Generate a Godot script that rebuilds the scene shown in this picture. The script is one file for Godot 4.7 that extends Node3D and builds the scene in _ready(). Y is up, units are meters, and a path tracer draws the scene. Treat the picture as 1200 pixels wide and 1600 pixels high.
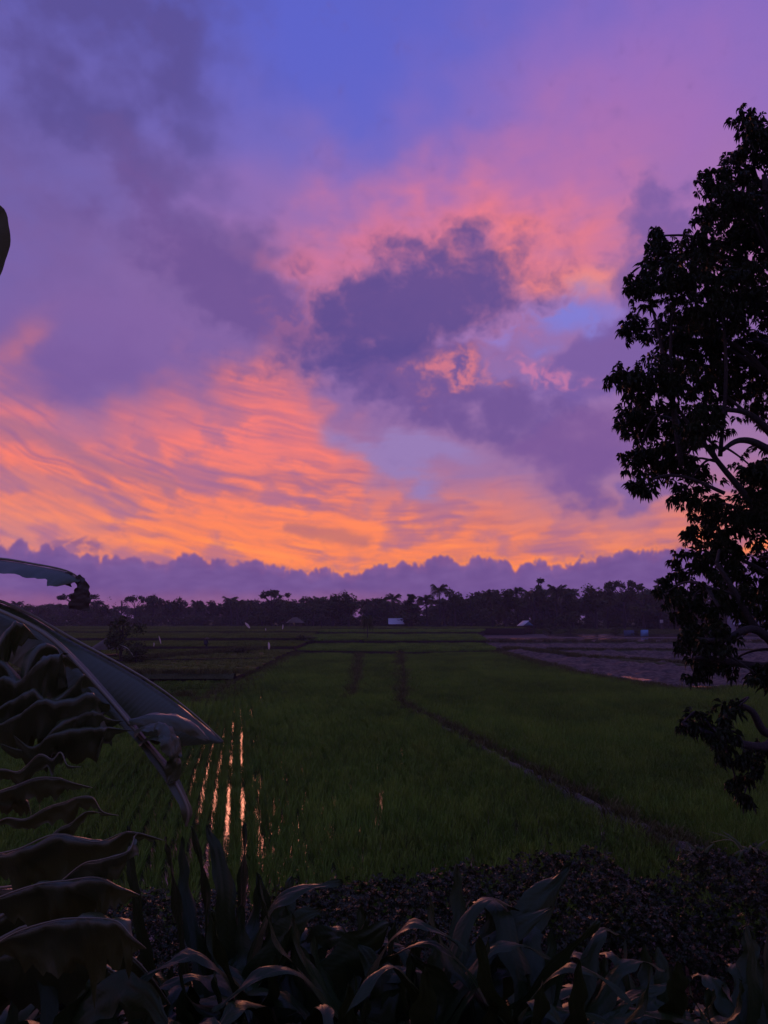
extends Node3D

# ---------------------------------------------------------------- camera, sky, sun, exposure
const EYE := 5.0
var rng := RandomNumberGenerator.new()
var M := {}
var puff := FastNoiseLite.new()
var streak := FastNoiseLite.new()
var soft := FastNoiseLite.new()
var billow := FastNoiseLite.new()

func _ready():
	rng.seed = 7
	var cam := Camera3D.new()
	cam.name = "camera"
	cam.fov = 68.0
	cam.near = 0.05
	cam.far = 6000.0
	cam.position = Vector3(0, EYE, 0)
	cam.rotation_degrees = Vector3(7.92, 0, 0)
	add_child(cam)
	cam.current = true
	var env := Environment.new()
	env.background_mode = Environment.BG_SKY
	var sky := Sky.new()
	var pan := PanoramaSkyMaterial.new()
	pan.panorama = ImageTexture.create_from_image(sky_image())
	sky.sky_material = pan
	env.sky = sky
	env.sky_rotation = Vector3(0, PI, 0)
	env.ambient_light_source = Environment.AMBIENT_SOURCE_SKY
	env.tonemap_mode = Environment.TONE_MAPPER_LINEAR
	env.tonemap_exposure = 1.08
	env.sdfgi_enabled = true
	env.ssao_enabled = true
	env.ssil_enabled = true
	env.fog_enabled = true
	env.fog_density = 0.00028
	env.fog_light_color = Color(0.85, 0.76, 0.84)
	var we := WorldEnvironment.new()
	we.name = "world_environment"
	we.environment = env
	add_child(we)
	# the sun has just gone down behind the cloud bank: only its broad afterglow is left
	var sun := DirectionalLight3D.new()
	sun.name = "afterglow"
	sun.light_color = Color(1.0, 0.62, 0.48)
	sun.light_energy = 0.1
	sun.light_angular_distance = 16.0
	sun.shadow_enabled = true
	sun.rotation_degrees = Vector3(-9, 186, 0)
	add_child(sun)
	materials()
	build_land()
	build_rice()
	build_far_wood()
	build_field_things()
	build_hedge()
	build_mango_tree()
	build_bananas()
	build_ferns()
	build_house()

# ---------------------------------------------------------------- the evening sky: azimuth a and height e in degrees
func srgb(r: float, g: float, b: float) -> Vector3:
	return Vector3(r, g, b) / 255.0

func setup_noise():
	for k in 4:
		var n: FastNoiseLite = [puff, streak, soft, billow][k]
		n.seed = 11 + k * 17
		n.noise_type = FastNoiseLite.TYPE_SIMPLEX_SMOOTH
		n.frequency = 1.0
		n.fractal_type = [FastNoiseLite.FRACTAL_FBM, FastNoiseLite.FRACTAL_FBM, FastNoiseLite.FRACTAL_FBM, FastNoiseLite.FRACTAL_NONE][k]
		n.fractal_octaves = [6, 5, 3, 1][k]
		n.fractal_gain = 0.52

func blob(a: float, e: float, ca: float, ce: float, ra: float, re: float, turn: float) -> float:
	var c := cos(turn)
	var s := sin(turn)
	var x := ((a - ca) * c + (e - ce) * s) / ra
	var y := ((e - ce) * c - (a - ca) * s) / re
	return exp(-(x * x + y * y))

func along(a: float, e: float, p: Vector2, q: Vector2, r: float) -> float:
	var w := Vector2(a, e)
	var d := Geometry2D.get_closest_point_to_segment(w, p, q).distance_to(w) / r
	return exp(-d * d)

func ramp(x: float, at: PackedFloat32Array, c: Array) -> Variant:
	if x <= at[0]:
		return c[0]
	for i in range(1, at.size()):
		if x <= at[i]:
			var t := smoothstep(0.0, 1.0, (x - at[i - 1]) / (at[i] - at[i - 1]))
			return c[i - 1] * (1.0 - t) + c[i] * t
	return c[-1]

var base_at := PackedFloat32Array([0.0, 5.0, 11.0, 18.0, 25.0, 30.0, 34.0, 42.0, 70.0])
var base_c := [Vector3(.50, .34, .50), Vector3(.80, .49, .49), Vector3(.60, .44, .62), Vector3(.55, .41, .63), Vector3(.66, .44, .64), Vector3(.58, .43, .69), Vector3(.46, .41, .73), Vector3(.355, .375, .745), Vector3(.31, .35, .66)]
var top_at := PackedFloat32Array([-60.0, -30.0, -21.0, -14.0, -9.0, -5.0, -2.5, 1.0, 7.0, 13.0, 19.0, 24.0, 60.0])
var top_c := [9.0, 16.5, 14.0, 17.5, 20.5, 18.5, 13.5, 10.5, 9.0, 8.0, 7.0, 8.5, 6.0]

func sky_color(a: float, e: float) -> Vector3:
	var away := smoothstep(50.0, 130.0, absf(a))
	# slow drifting of all the edges
	var w1 := soft.get_noise_2d(a * 0.11, e * 0.17)
	var w2 := soft.get_noise_2d(a * 0.11 + 40.0, e * 0.17)
	var f1 := puff.get_noise_2d(a * 0.16, e * 0.22)
	var f2 := puff.get_noise_2d(a * 0.16 + 70.0, e * 0.22 + 31.0)
	var wa := a + w1 * 3.0 + f1 * 2.0
	var we := e + w2 * 2.0 + f2 * 1.6
	# high thin cloud drawn out along the wind, seen in perspective
	var lift := 1.0 / (sin(deg_to_rad(maxf(e, 0.3))) + 0.06)
	var px := sin(deg_to_rad(a)) * lift
	var pz := cos(deg_to_rad(a)) * lift
	var st := streak.get_noise_2d((px * 0.93 + pz * 0.36) * 0.30, (pz * 0.93 - px * 0.36) * 1.3)
	var bow := e - (0.0085 * a * a if a < 0.0 else 0.003 * a * a)
	var calm := 0.55 + 0.9 * clampf(soft.get_noise_2d(a * 0.09 + 15.0, e * 0.2) + 0.3, 0.0, 0.9)
	var fine := (streak.get_noise_2d(a * 0.062 + 9.0, bow * 0.85 + w1 * 0.8) + 0.5 * streak.get_noise_2d(a * 0.15 + 50.0, bow * 2.3 + f1 * 0.25)) * calm
	var c: Vector3 = ramp(e, base_at, base_c)
	c = c.lerp(srgb(152, 107, 182), 0.75 * blob(wa, we, 20.0, 36.0, 17.0, 9.0, 0.2))
	c = c.lerp(srgb(174, 110, 168), 0.7 * blob(wa, we, 11.0, 32.0, 14.0, 4.0, 0.12))
	c = c.lerp(srgb(90, 97, 196), 0.85 * blob(wa, we, -5.0, 39.0, 12.0, 5.5, -0.35))
	c = c.lerp(srgb(150, 108, 172), 0.6 * blob(wa, we, 24.0, 29.0, 7.0, 3.0, 0.0))
	# salmon sheet over the big cloud
	var veil := clampf(0.85 + f1 * 0.7 + fine * 0.25, 0.0, 1.2)
	c = c.lerp(srgb(216, 118, 150), minf(1.0, 0.95 * veil * blob(wa, we, 7.0, 27.6, 12.5, 3.6, 0.06)))
	c = c.lerp(srgb(236, 124, 126), minf(1.0, 0.85 * veil * blob(wa, we, 12.0, 26.6, 6.5, 2.6, -0.12)))
	c = c.lerp(srgb(220, 118, 146), minf(1.0, 0.75 * veil * blob(wa, we, -2.5, 26.8, 5.0, 3.0, 0.35)))
	c = c.lerp(srgb(250, 140, 118), minf(1.0, 0.8 * blob(a + f1 * 1.2, e + f2 * .5, 15.0, 24.0, 4.2, 1.0, -0.04)))
	# grey violet cloud down the left side
	var lf := clampf(0.75 + f1 * 0.9, 0.0, 1.0)
	c = c.lerp(srgb(98, 92, 162), 0.85 * blob(wa, we, -30.0, 27.0, 16.0, 14.0, 0.0))
	c = c.lerp(srgb(86, 76, 138), 0.8 * lf * smoothstep(0.08, 0.85, blob(wa, we, -22.5, 38.0, 10.5, 9.5, -0.35) + f1 * 0.3))
	c = c.lerp(srgb(116, 92, 152), 0.85 * lf * blob(wa, we, -22.0, 24.0, 14.0, 5.0, -0.25))
	c = c.lerp(srgb(100, 82, 142), 0.6 * smoothstep(0.15, 1.0, along(wa, we, Vector2(-21, 31), Vector2(-10, 25.5), 2.4) + f1 * 0.5))
	c = c.lerp(srgb(126, 96, 158), 0.8 * blob(wa, we, -20.0, 19.5, 13.0, 3.5, -0.1))
	c = c.lerp(srgb(116, 88, 150), 0.7 * blob(wa, we, -23.0, 17.0, 7.0, 2.4, -0.15))
	c = c.lerp(srgb(200, 112, 128), 0.75 * clampf(0.8 + f2, 0.0, 1.0) * blob(a + f1, e + f2, -26.4, 18.6, 2.2, 0.8, 0.8))
	# the burning field above the cloud bank
	var top: float = ramp(a + w1 * 3.0, top_at, top_c)
	var burn := smoothstep(top + 3.0, top - 4.5, e + f1 * 2.2 + fine * 1.3) * (1.0 - away)
	var hot := smoothstep(14.5, 4.0, e)
	var side := smoothstep(-13.0, -27.0, a) * smoothstep(11.0, 5.0, e)
	var glow := srgb(238, 121, 118).lerp(srgb(254, 134, 86), hot).lerp(srgb(218, 132, 128), side * 0.8)
	var dull := srgb(152, 99, 144).lerp(srgb(176, 107, 122), hot).lerp(srgb(176, 120, 138), side)
	var lit := smoothstep(-0.80, 0.50, st * 0.3 + fine * 0.85 + f1 * 0.12 + 0.06 + 0.25 * blob(a, e, -6.0, 6.5, 12.0, 2.6, -0.1))
	var fire := dull.lerp(glow, lit)
	fire = fire.lerp(srgb(255, 150, 84), 0.75 * smoothstep(12.0, 5.0, e) * smoothstep(0.15, 0.85, fine + st * 0.4 + 0.2 * blob(a, e, -5.0, 6.2, 9.0, 1.8, -0.1)) * hot * 0.7)
	fire = fire.lerp(srgb(156, 104, 146), 0.6 * smoothstep(0.0, 0.5, f2 * 0.8 + w2 * 0.7 + 0.16 * smoothstep(4.0, 16.0, a) - fine * 0.3))
	c = c.lerp(fire, burn)
	# long dull bars in the glow on the left
	c = c.lerp(srgb(150, 104, 140), 0.6 * smoothstep(0.1, 1.0, along(a + f1 * 2.0, e + f2 * 1.2, Vector2(-31, 13.6), Vector2(-16, 9.6), 0.9) * (1.0 + fine * 0.6)))
	c = c.lerp(srgb(168, 112, 140), 0.5 * smoothstep(0.1, 1.0, along(a + f1 * 2.0, e + f2, Vector2(-31, 10.2), Vector2(-19, 8.0), 0.8) * (1.0 + fine * 0.6)))
	c = c.lerp(srgb(150, 98, 124), 0.5 * smoothstep(0.1, 1.0, along(a + f1, e + f2 * 0.7, Vector2(-7, 6.4), Vector2(-1, 5.6), 0.5) * (1.0 + fine * 0.6)))
	# lavender opening under the band of cloud, and the blue one right of the big cloud
	c = c.lerp(srgb(146, 122, 178), 0.9 * smoothstep(0.15, 0.8, blob(wa, we, 1.5, 12.3, 6.5, 1.9, -0.12) * (1.0 + fine * 0.4)))
	c = c.lerp(srgb(140, 110, 172), 0.7 * blob(wa, we, 9.0, 16.8, 8.0, 2.0, -0.15))
	c = c.lerp(srgb(122, 122, 208), 0.9 * smoothstep(0.05, 0.95, blob(wa, we, 13.2, 22.1, 4.6, 2.0, 0.1)))
	c = c.lerp(srgb(142, 122, 198), 0.75 * smoothstep(0.2, 0.8, blob(wa, we, 5.5, 20.3, 5.5, 1.0, 0.25)))
	# cumulus: slanting band, big dark heap, heap behind the tree
	var f3 := puff.get_noise_2d(a * 0.30 + 5.0, e * 0.36)
	var f4 := puff.get_noise_2d((a + f1 * 2.0) * 0.75 + 3.0, (e + f2 * 1.5) * 0.85)
	var f5 := puff.get_noise_2d((a + f4 * 0.8) * 1.7, (e + f3 * 0.8) * 1.9 + 60.0)
	var band := 0.75 * along(wa, we, Vector2(-19, 29), Vector2(-12, 23.5), 2.4) + along(wa, we, Vector2(-12, 23.5), Vector2(3, 18.6), 3.3) + along(wa, we, Vector2(3, 18.6), Vector2(16, 11.3), 2.5) * 0.95
	c = c.lerp(srgb(108, 83, 144), 0.9 * smoothstep(0.05, 1.1, band + f3 * 0.36 + f4 * 0.2 + f5 * 0.1))
	c = c.lerp(srgb(122, 88, 148), 0.8 * smoothstep(0.25, 0.9, blob(wa, we, 15.5, 12.0, 7.0, 3.0, 0.1) + f3 * 0.3))
	var heap := blob(wa, we, 4.4, 24.3, 9.6, 3.9, 0.06) + 0.95 * blob(wa, we, -0.5, 21.4, 8.0, 3.2, 0.35)
	var hm := heap + (f3 * 0.4 + f4 * 0.26 + f5 * 0.12 + f1 * 0.25) * smoothstep(0.0, 0.35, heap)
	c = c.lerp(srgb(238, 124, 138), 0.35 * smoothstep(0.1, 0.5, hm) * smoothstep(18.0, 22.0, e))
	c = c.lerp(srgb(84, 73, 137), 0.86 * smoothstep(0.04, 1.3, hm))
	var right := along(wa, we, Vector2(22.0, 27.6), Vector2(18.6, 20.0), 2.6) + along(wa, we, Vector2(18.0, 20.0), Vector2(13.5, 16.0), 1.9) + blob(wa, we, 24.0, 19.0, 6.0, 5.0, 0.0)
	c = c.lerp(srgb(112, 88, 154), 0.74 * smoothstep(0.2, 1.1, right + f3 * 0.36 + f4 * 0.2 + f5 * 0.12))
	c = c.lerp(srgb(240, 128, 130), 0.68 * smoothstep(0.04, 0.85, blob(wa, we, 5.2, 18.0, 3.4, 1.5, 0.0) * (0.62 + f4 * 0.9 + f3 * 0.5 + f5 * 0.5)))
	c = c.lerp(srgb(205, 120, 160), 0.7 * smoothstep(0.1, 0.7, blob(wa, we, 12.0, 18.3, 3.2, 1.3, -0.1) * (0.6 + f4 * 1.2)))
	c = c.lerp(srgb(112, 90, 158), 0.6 * smoothstep(0.3, 0.8, blob(wa, we, 21.0, 8.8, 3.2, 1.3, 0.0) + f3 * 0.3))
	# the far half of the sky, away from the glow
	if away > 0.0:
		var dim: Vector3 = srgb(150, 118, 160).lerp(srgb(108, 108, 188), smoothstep(2.0, 40.0, e))
		c = c.lerp(dim + Vector3.ONE * f1 * 0.05, away * (1.0 - smoothstep(45.0, 80.0, e)))
	c = c.lerp(srgb(108, 112, 204) + Vector3.ONE * f1 * 0.06, smoothstep(46.0, 72.0, e))
	# cloud bank along the horizon
	var h := 0.0
	for k in 3:
		var s: float = [0.22, 0.62, 1.5][k]
		h += absf(billow.get_noise_2d(a * s + 13.0 * k, 3.0 + e * s * 0.5)) * [0.8, 0.55, 0.28][k]
	var crest := 3.25 + h + 0.7 * smoothstep(0.0, 24.0, a) + 0.8 * smoothstep(-8.0, -24.0, a) + 0.35 * sin(a * 0.42)
	var bank := smoothstep(0.16, -0.14, e - crest + f4 * 0.2 + f5 * 0.12)
	var wisp := smoothstep(0.15, 0.7, blob(a + f1, e + f2 * 0.8, -22.0, 5.0, 2.2, 0.6, -0.1) * (0.7 + f4 * 1.2))
	bank = maxf(bank, wisp * 0.7)
	var body := srgb(112, 84, 142).lerp(srgb(126, 88, 142), smoothstep(1.0, 0.0, (crest - e) * 1.2))
	body = body.lerp(srgb(142, 92, 134), smoothstep(2.3, 0.8, e + f1 * 0.5) * smoothstep(6.0, -4.0, a))
	body = body + Vector3(1.0, .9, .9) * (f3 * 0.03 + soft.get_noise_2d(a * 0.5, e * 1.6) * 0.025)
	c = c.lerp(srgb(255, 140, 70), 0.5 * smoothstep(0.55, 0.0, absf(e - crest)) * (1.0 - bank) * smoothstep(-12.0, -4.0, a) * smoothstep(26.0, 16.0, a) * (1.0 - away))
	return c.lerp(body.lerp(srgb(124, 98, 146), away), bank)

func sky_patch(w: int, h: int, a0: float, a1: float, e1: float, e0: float) -> Image:
	var d := PackedFloat32Array()
	d.resize(w * h * 3)
	var i := 0
	for y in h:
		var e := lerpf(e1, e0, (y + 0.5) / h)
		for x in w:
			var c := sky_color(lerpf(a0, a1, (x + 0.5) / w), e)
			d[i] = pow(maxf(c.x, 0.0), 2.2)
			d[i + 1] = pow(maxf(c.y, 0.0), 2.2)
			d[i + 2] = pow(maxf(c.z, 0.0), 2.2)
			i += 3
	return Image.create_from_data(w, h, false, Image.FORMAT_RGBF, d.to_byte_array())

func sky_image() -> Image:
	setup_noise()
	var img := Image.create(4096, 2048, false, Image.FORMAT_RGBF)
	img.fill(Color(0.2, 0.14, 0.22))
	var whole := sky_patch(512, 128, -180.0, 180.0, 90.0, 0.0)
	whole.resize(4096, 1024, Image.INTERPOLATE_CUBIC)
	img.blit_rect(whole, Rect2i(0, 0, 4096, 1024), Vector2i.ZERO)
	# finer round the glow: 752 x 528 pixels from 33 degrees left to right, up to 45.4 degrees
	var near := sky_patch(752, 528, -33.046875, 33.046875, 45.3515625, -1.0546875)
	img.blit_rect(near, Rect2i(0, 0, 752, 528), Vector2i(1672, 508))
	return img

# ---------------------------------------------------------------- helpers
func lin(r: float, g: float, b: float) -> Color:
	return Color(r, g, b).linear_to_srgb()

func mat(c: Color, rough: float, two_sided := false, spec := 0.5) -> StandardMaterial3D:
	var m := StandardMaterial3D.new()
	m.albedo_color = c
	m.roughness = rough
	m.metallic_specular = spec
	if two_sided:
		m.cull_mode = BaseMaterial3D.CULL_DISABLED
	return m

func noise_tex(freq: float, lo: Color, hi: Color, sd: int, octaves := 4) -> NoiseTexture2D:
	var n := FastNoiseLite.new()
	n.seed = sd
	n.noise_type = FastNoiseLite.TYPE_SIMPLEX_SMOOTH
	n.frequency = freq
	n.fractal_octaves = octaves
	var g := Gradient.new()
	g.set_color(0, lo)
	g.set_color(1, hi)
	g.set_offset(0, 0.25)
	g.set_offset(1, 0.75)
	var t := NoiseTexture2D.new()
	t.width = 512
	t.height = 512
	t.seamless = true
	t.noise = n
	t.color_ramp = g
	return t

func bump_tex(freq: float, sd: int, strength: float) -> NoiseTexture2D:
	var n := FastNoiseLite.new()
	n.seed = sd
	n.noise_type = FastNoiseLite.TYPE_SIMPLEX_SMOOTH
	n.frequency = freq
	var t := NoiseTexture2D.new()
	t.width = 512
	t.height = 512
	t.seamless = true
	t.as_normal_map = true
	t.bump_strength = strength
	t.noise = n
	return t

func earth(lo: Color, hi: Color, sd: int, rough: float, tile: float) -> StandardMaterial3D:
	var m := mat(Color.WHITE, rough)
	m.albedo_texture = noise_tex(0.02, lo, hi, sd, 5)
	m.normal_enabled = true
	m.normal_texture = bump_tex(0.03, sd + 1, 6.0)
	m.uv1_triplanar = true
	m.uv1_world_triplanar = true
	m.uv1_scale = Vector3.ONE / tile
	return m

# lateral veins of a big leaf, as relief running from the midrib to the edge
func vein_relief(step: int, slant: float) -> ImageTexture:
	var img := Image.create(128, 1024, false, Image.FORMAT_RGB8)
	for y in 1024:
		for x in 128:
			var k := fposmod(y + absf(x - 64.0) * slant, step) / step
			var h := 0.5 + 0.5 * cos(k * TAU) * 0.6 + soft.get_noise_2d(x * 0.02, (y + absf(x - 64.0) * slant) * 0.35) * 0.4
			img.set_pixel(x, y, Color(h, h, h))
	img.bump_map_to_normal_map(5.0)
	return ImageTexture.create_from_image(img)

func leaf_mat(c: Color, rough: float, glow: Color, veins: Texture2D = null, spec := 0.5) -> StandardMaterial3D:
	var m := mat(c, rough, true, spec)
	m.backlight_enabled = true
	m.backlight = glow
	if veins:
		m.normal_enabled = true
		m.normal_texture = veins
		m.normal_scale = 0.14
	return m

func materials():
	M.rice = leaf_mat(Color.WHITE, 0.7, Color(0.20, 0.26, 0.05), null, 0.15)
	M.rice.vertex_color_use_as_albedo = true
	M.water = mat(lin(0.020, 0.016, 0.012), 0.05)
	M.water.normal_enabled = true
	M.water.normal_texture = bump_tex(0.02, 5, 1.2)
	M.water.normal_scale = 0.35
	M.water.uv1_triplanar = true
	M.water.uv1_world_triplanar = true
	M.water.uv1_scale = Vector3.ONE * 0.35
	M.ruffled_water = M.water.duplicate()
	M.ruffled_water.normal_scale = 1.6
	M.ruffled_water.roughness = 0.12
	M.path = earth(lin(0.05, 0.045, 0.032), lin(0.11, 0.10, 0.07), 81, 0.95, 1.2)
	M.path.metallic_specular = 0.2
	M.mud = earth(lin(0.022, 0.018, 0.014), lin(0.095, 0.075, 0.050), 21, 0.75, 9.0)
	M.mud.metallic_specular = 0.3
	M.soil = earth(lin(0.018, 0.014, 0.010), lin(0.045, 0.034, 0.022), 31, 0.9, 3.0)
	M.turf = earth(lin(0.040, 0.052, 0.011), lin(0.085, 0.098, 0.024), 41, 0.95, 5.0)
	M.bank = earth(lin(0.035, 0.045, 0.014), lin(0.075, 0.078, 0.034), 51, 0.95, 1.6)
	M.bank.metallic_specular = 0.2
	M.soil.metallic_specular = 0.2
	M.turf.metallic_specular = 0.15
	M.bark = earth(lin(0.018, 0.015, 0.012), lin(0.045, 0.037, 0.03), 61, 0.9, 0.4)
	M.crown = leaf_mat(lin(0.050, 0.058, 0.018), 0.75, Color(0.05, 0.08, 0.02), null, 0.2)
	M.crown_pale = leaf_mat(lin(0.055, 0.065, 0.028), 0.75, Color(0.06, 0.08, 0.02), null, 0.2)
	M.frond = leaf_mat(lin(0.052, 0.060, 0.018), 0.6, Color(0.05, 0.07, 0.02), null, 0.25)
	M.hedge = leaf_mat(lin(0.028, 0.036, 0.011), 0.36, Color(0.03, 0.03, 0.01), null, 0.3)
	M.weed = leaf_mat(lin(0.045, 0.065, 0.014), 0.6, Color(0.08, 0.11, 0.02), null, 0.25)
	M.mango = leaf_mat(lin(0.022, 0.033, 0.011), 0.5, Color(0.02, 0.03, 0.01), null, 0.25)
	M.banana = leaf_mat(lin(0.046, 0.062, 0.018), 0.40, Color(0.12, 0.15, 0.03), vein_relief(16, 0.5), 0.5)
	M.banana.normal_scale = 0.12
	M.banana_rib = mat(lin(0.16, 0.15, 0.075), 0.4)
	M.dry = leaf_mat(lin(0.055, 0.04, 0.025), 0.8, Color(0.02, 0.015, 0.01), M.banana.normal_texture)
	M.fern = leaf_mat(lin(0.022, 0.038, 0.009), 0.36, Color(0.06, 0.09, 0.02), vein_relief(22, 0.7), 0.28)
	M.sheet_metal = mat(lin(0.46, 0.46, 0.48), 0.5)
	M.blue_sheet = mat(lin(0.10, 0.24, 0.42), 0.6, true)
	M.thatch = earth(lin(0.05, 0.04, 0.025), lin(0.11, 0.09, 0.06), 71, 0.95, 0.8)
	M.wood = mat(lin(0.06, 0.045, 0.03), 0.85)
	M.plaster = mat(lin(0.42, 0.40, 0.40), 0.85)
	M.dark_glass = mat(lin(0.02, 0.02, 0.025), 0.15)
	M.plastic = leaf_mat(lin(0.42, 0.39, 0.36), 0.6, Color(0.6, 0.55, 0.5))
	M.shirt = mat(lin(0.02, 0.02, 0.026), 0.9)
	M.bloom = leaf_mat(lin(0.55, 0.40, 0.36), 0.6, Color(0.3, 0.2, 0.16))

func numbered(called: String, parent: Node) -> String:
	var n := called
	var k := 0
	while parent.has_node(NodePath(n)):
		k += 1
		n = "%s_%03d" % [called, k]
	return n

func tag(o: Node, label: String, category: String, group := "", kind := ""):
	o.set_meta("label", label)
	if category:
		o.set_meta("category", category)
	if group:
		o.set_meta("group", group)
	if kind:
		o.set_meta("kind", kind)

func thing(called: String, label: String, category: String, at := Vector3.ZERO, group := "") -> Node3D:
	var o := Node3D.new()
	o.name = numbered(called, self)
	add_child(o, true)
	o.position = at
	tag(o, label, category, group)
	return o

func part(called: String, mesh: Mesh, m: Material, parent: Node) -> MeshInstance3D:
	var o := MeshInstance3D.new()
	o.name = numbered(called, parent)
	o.mesh = mesh
	if m:
		o.material_override = m
	parent.add_child(o, true)
	return o

func ground_piece(called: String, mesh: Mesh, m: Material) -> MeshInstance3D:
	var o := part(called, mesh, m, self)
	o.set_meta("kind", "structure")
	return o

func scatter(called: String, mesh: Mesh, m: Material, at: Array, parent: Node, colors := PackedColorArray()) -> MultiMeshInstance3D:
	var mm := MultiMesh.new()
	mm.transform_format = MultiMesh.TRANSFORM_3D
	mm.use_colors = colors.size() > 0
	mm.mesh = mesh
	mm.instance_count = at.size()
	for i in at.size():
		mm.set_instance_transform(i, at[i])
		if mm.use_colors:
			mm.set_instance_color(i, colors[i])
	var o := MultiMeshInstance3D.new()
	o.name = numbered(called, parent)
	o.multimesh = mm
	o.material_override = m
	o.set_meta("kind", "stuff")
	parent.add_child(o, true)
	return o

func begin() -> SurfaceTool:
	var st := SurfaceTool.new()
	st.begin(Mesh.PRIMITIVE_TRIANGLES)
	return st

func tri(st: SurfaceTool, a: Vector3, b: Vector3, c: Vector3):
	st.add_vertex(a)
	st.add_vertex(b)
	st.add_vertex(c)

func quad(st: SurfaceTool, a: Vector3, b: Vector3, c: Vector3, d: Vector3):
	tri(st, a, b, c)
	tri(st, a, c, d)

func finish(st: SurfaceTool) -> ArrayMesh:
	st.generate_normals()
	return st.commit()

# a bent round bar through points, its radius running from r0 to r1
func tube(st: SurfaceTool, pts: Array, r0: float, r1: float, sides := 8):
	var curve := Curve3D.new()
	for i in pts.size():
		var t: Vector3 = (pts[mini(i + 1, pts.size() - 1)] - pts[maxi(i - 1, 0)]) / 6.0
		curve.add_point(pts[i], -t, t)
	var n := pts.size() * 4
	var rings := []
	var across := Vector3.RIGHT
	for i in n + 1:
		var p := curve.samplef(float(i) / n * (pts.size() - 1))
		var q := curve.samplef(minf(float(i) / n * (pts.size() - 1) + 0.05, pts.size() - 1))
		var o := curve.samplef(maxf(float(i) / n * (pts.size() - 1) - 0.05, 0.0))
		var t := (q - o).normalized()
		across = (across - t * across.dot(t))
		if across.length() < 0.05:
			across = t.cross(Vector3.UP if absf(t.y) < 0.9 else Vector3.RIGHT)
		across = across.normalized()
		var up := t.cross(across)
		var r := lerpf(r0, r1, float(i) / n)
		var ring := []
		for k in sides:
			var an := TAU * k / sides
			ring.append(p + (across * cos(an) + up * sin(an)) * r)
		rings.append(ring)
	for i in n:
		for k in sides:
			var k2 := (k + 1) % sides
			quad(st, rings[i][k], rings[i + 1][k], rings[i + 1][k2], rings[i][k2])
	for k in range(1, sides - 1):
		tri(st, rings[0][0], rings[0][k], rings[0][k + 1])
		tri(st, rings[n][0], rings[n][k + 1], rings[n][k])

func block(st: SurfaceTool, c: Vector3, s: Vector3, b := Basis()):
	var h := s / 2.0
	var v := []
	for k in 8:
		v.append(c + b * Vector3(h.x * (1 if k & 1 else -1), h.y * (1 if k & 2 else -1), h.z * (1 if k & 4 else -1)))
	for f in [[0, 2, 3, 1], [4, 5, 7, 6], [0, 4, 6, 2], [1, 3, 7, 5], [2, 6, 7, 3], [0, 1, 5, 4]]:
		quad(st, v[f[0]], v[f[3]], v[f[2]], v[f[1]])

# a level piece of ground: its outline in x and distance ahead, with skirts down to the base
func slab(poly: PackedVector2Array, y: float, drop: float) -> ArrayMesh:
	var st := begin()
	st.set_smooth_group(-1)
	var ids := Geometry2D.triangulate_polygon(poly)
	for k in range(0, ids.size(), 3):
		var v := []
		for j in 3:
			var p := poly[ids[k + j]]
			v.append(Vector3(p.x, y, -p.y))
		if (v[1] - v[0]).cross(v[2] - v[0]).y > 0.0:
			tri(st, v[0], v[2], v[1])
		else:
			tri(st, v[0], v[1], v[2])
	if drop > 0.0:
		var n := poly.size()
		var flip := Geometry2D.is_polygon_clockwise(poly)
		for i in n:
			var p := poly[i]
			var q := poly[(i + 1) % n]
			var a := Vector3(p.x, y, -p.y)
			var b := Vector3(q.x, y, -q.y)
			var dn := Vector3.DOWN * drop
			if flip:
				quad(st, a, a + dn, b + dn, b)
			else:
				quad(st, a, b, b + dn, a + dn)
	return finish(st)

# the upright edge of a terrace
func riser(poly: PackedVector2Array, y: float, drop: float) -> ArrayMesh:
	var st := begin()
	st.set_smooth_group(-1)
	var flip := Geometry2D.is_polygon_clockwise(poly)
	for i in poly.size():
		var p := poly[i]
		var q := poly[(i + 1) % poly.size()]
		var n := maxi(1, int(p.distance_to(q) / 1.2))
		for k in n:
			var e := []
			for t in [float(k) / n, float(k + 1) / n]:
				var m := p.lerp(q, t)
				var bulge := soft.get_noise_2d(m.x * 0.9, m.y * 0.9) * 0.12
				e.append(Vector3(m.x, y - 0.006, -m.y))
				e.append(Vector3(m.x, y - 0.3, -m.y + 0.12 + bulge))
				e.append(Vector3(m.x, y - drop, -m.y + 0.1))
			for r in 2:
				if flip:
					quad(st, e[r], e[r + 1], e[r + 4], e[r + 3])
				else:
					quad(st, e[r], e[r + 3], e[r + 4], e[r + 1])
	return finish(st)

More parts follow.
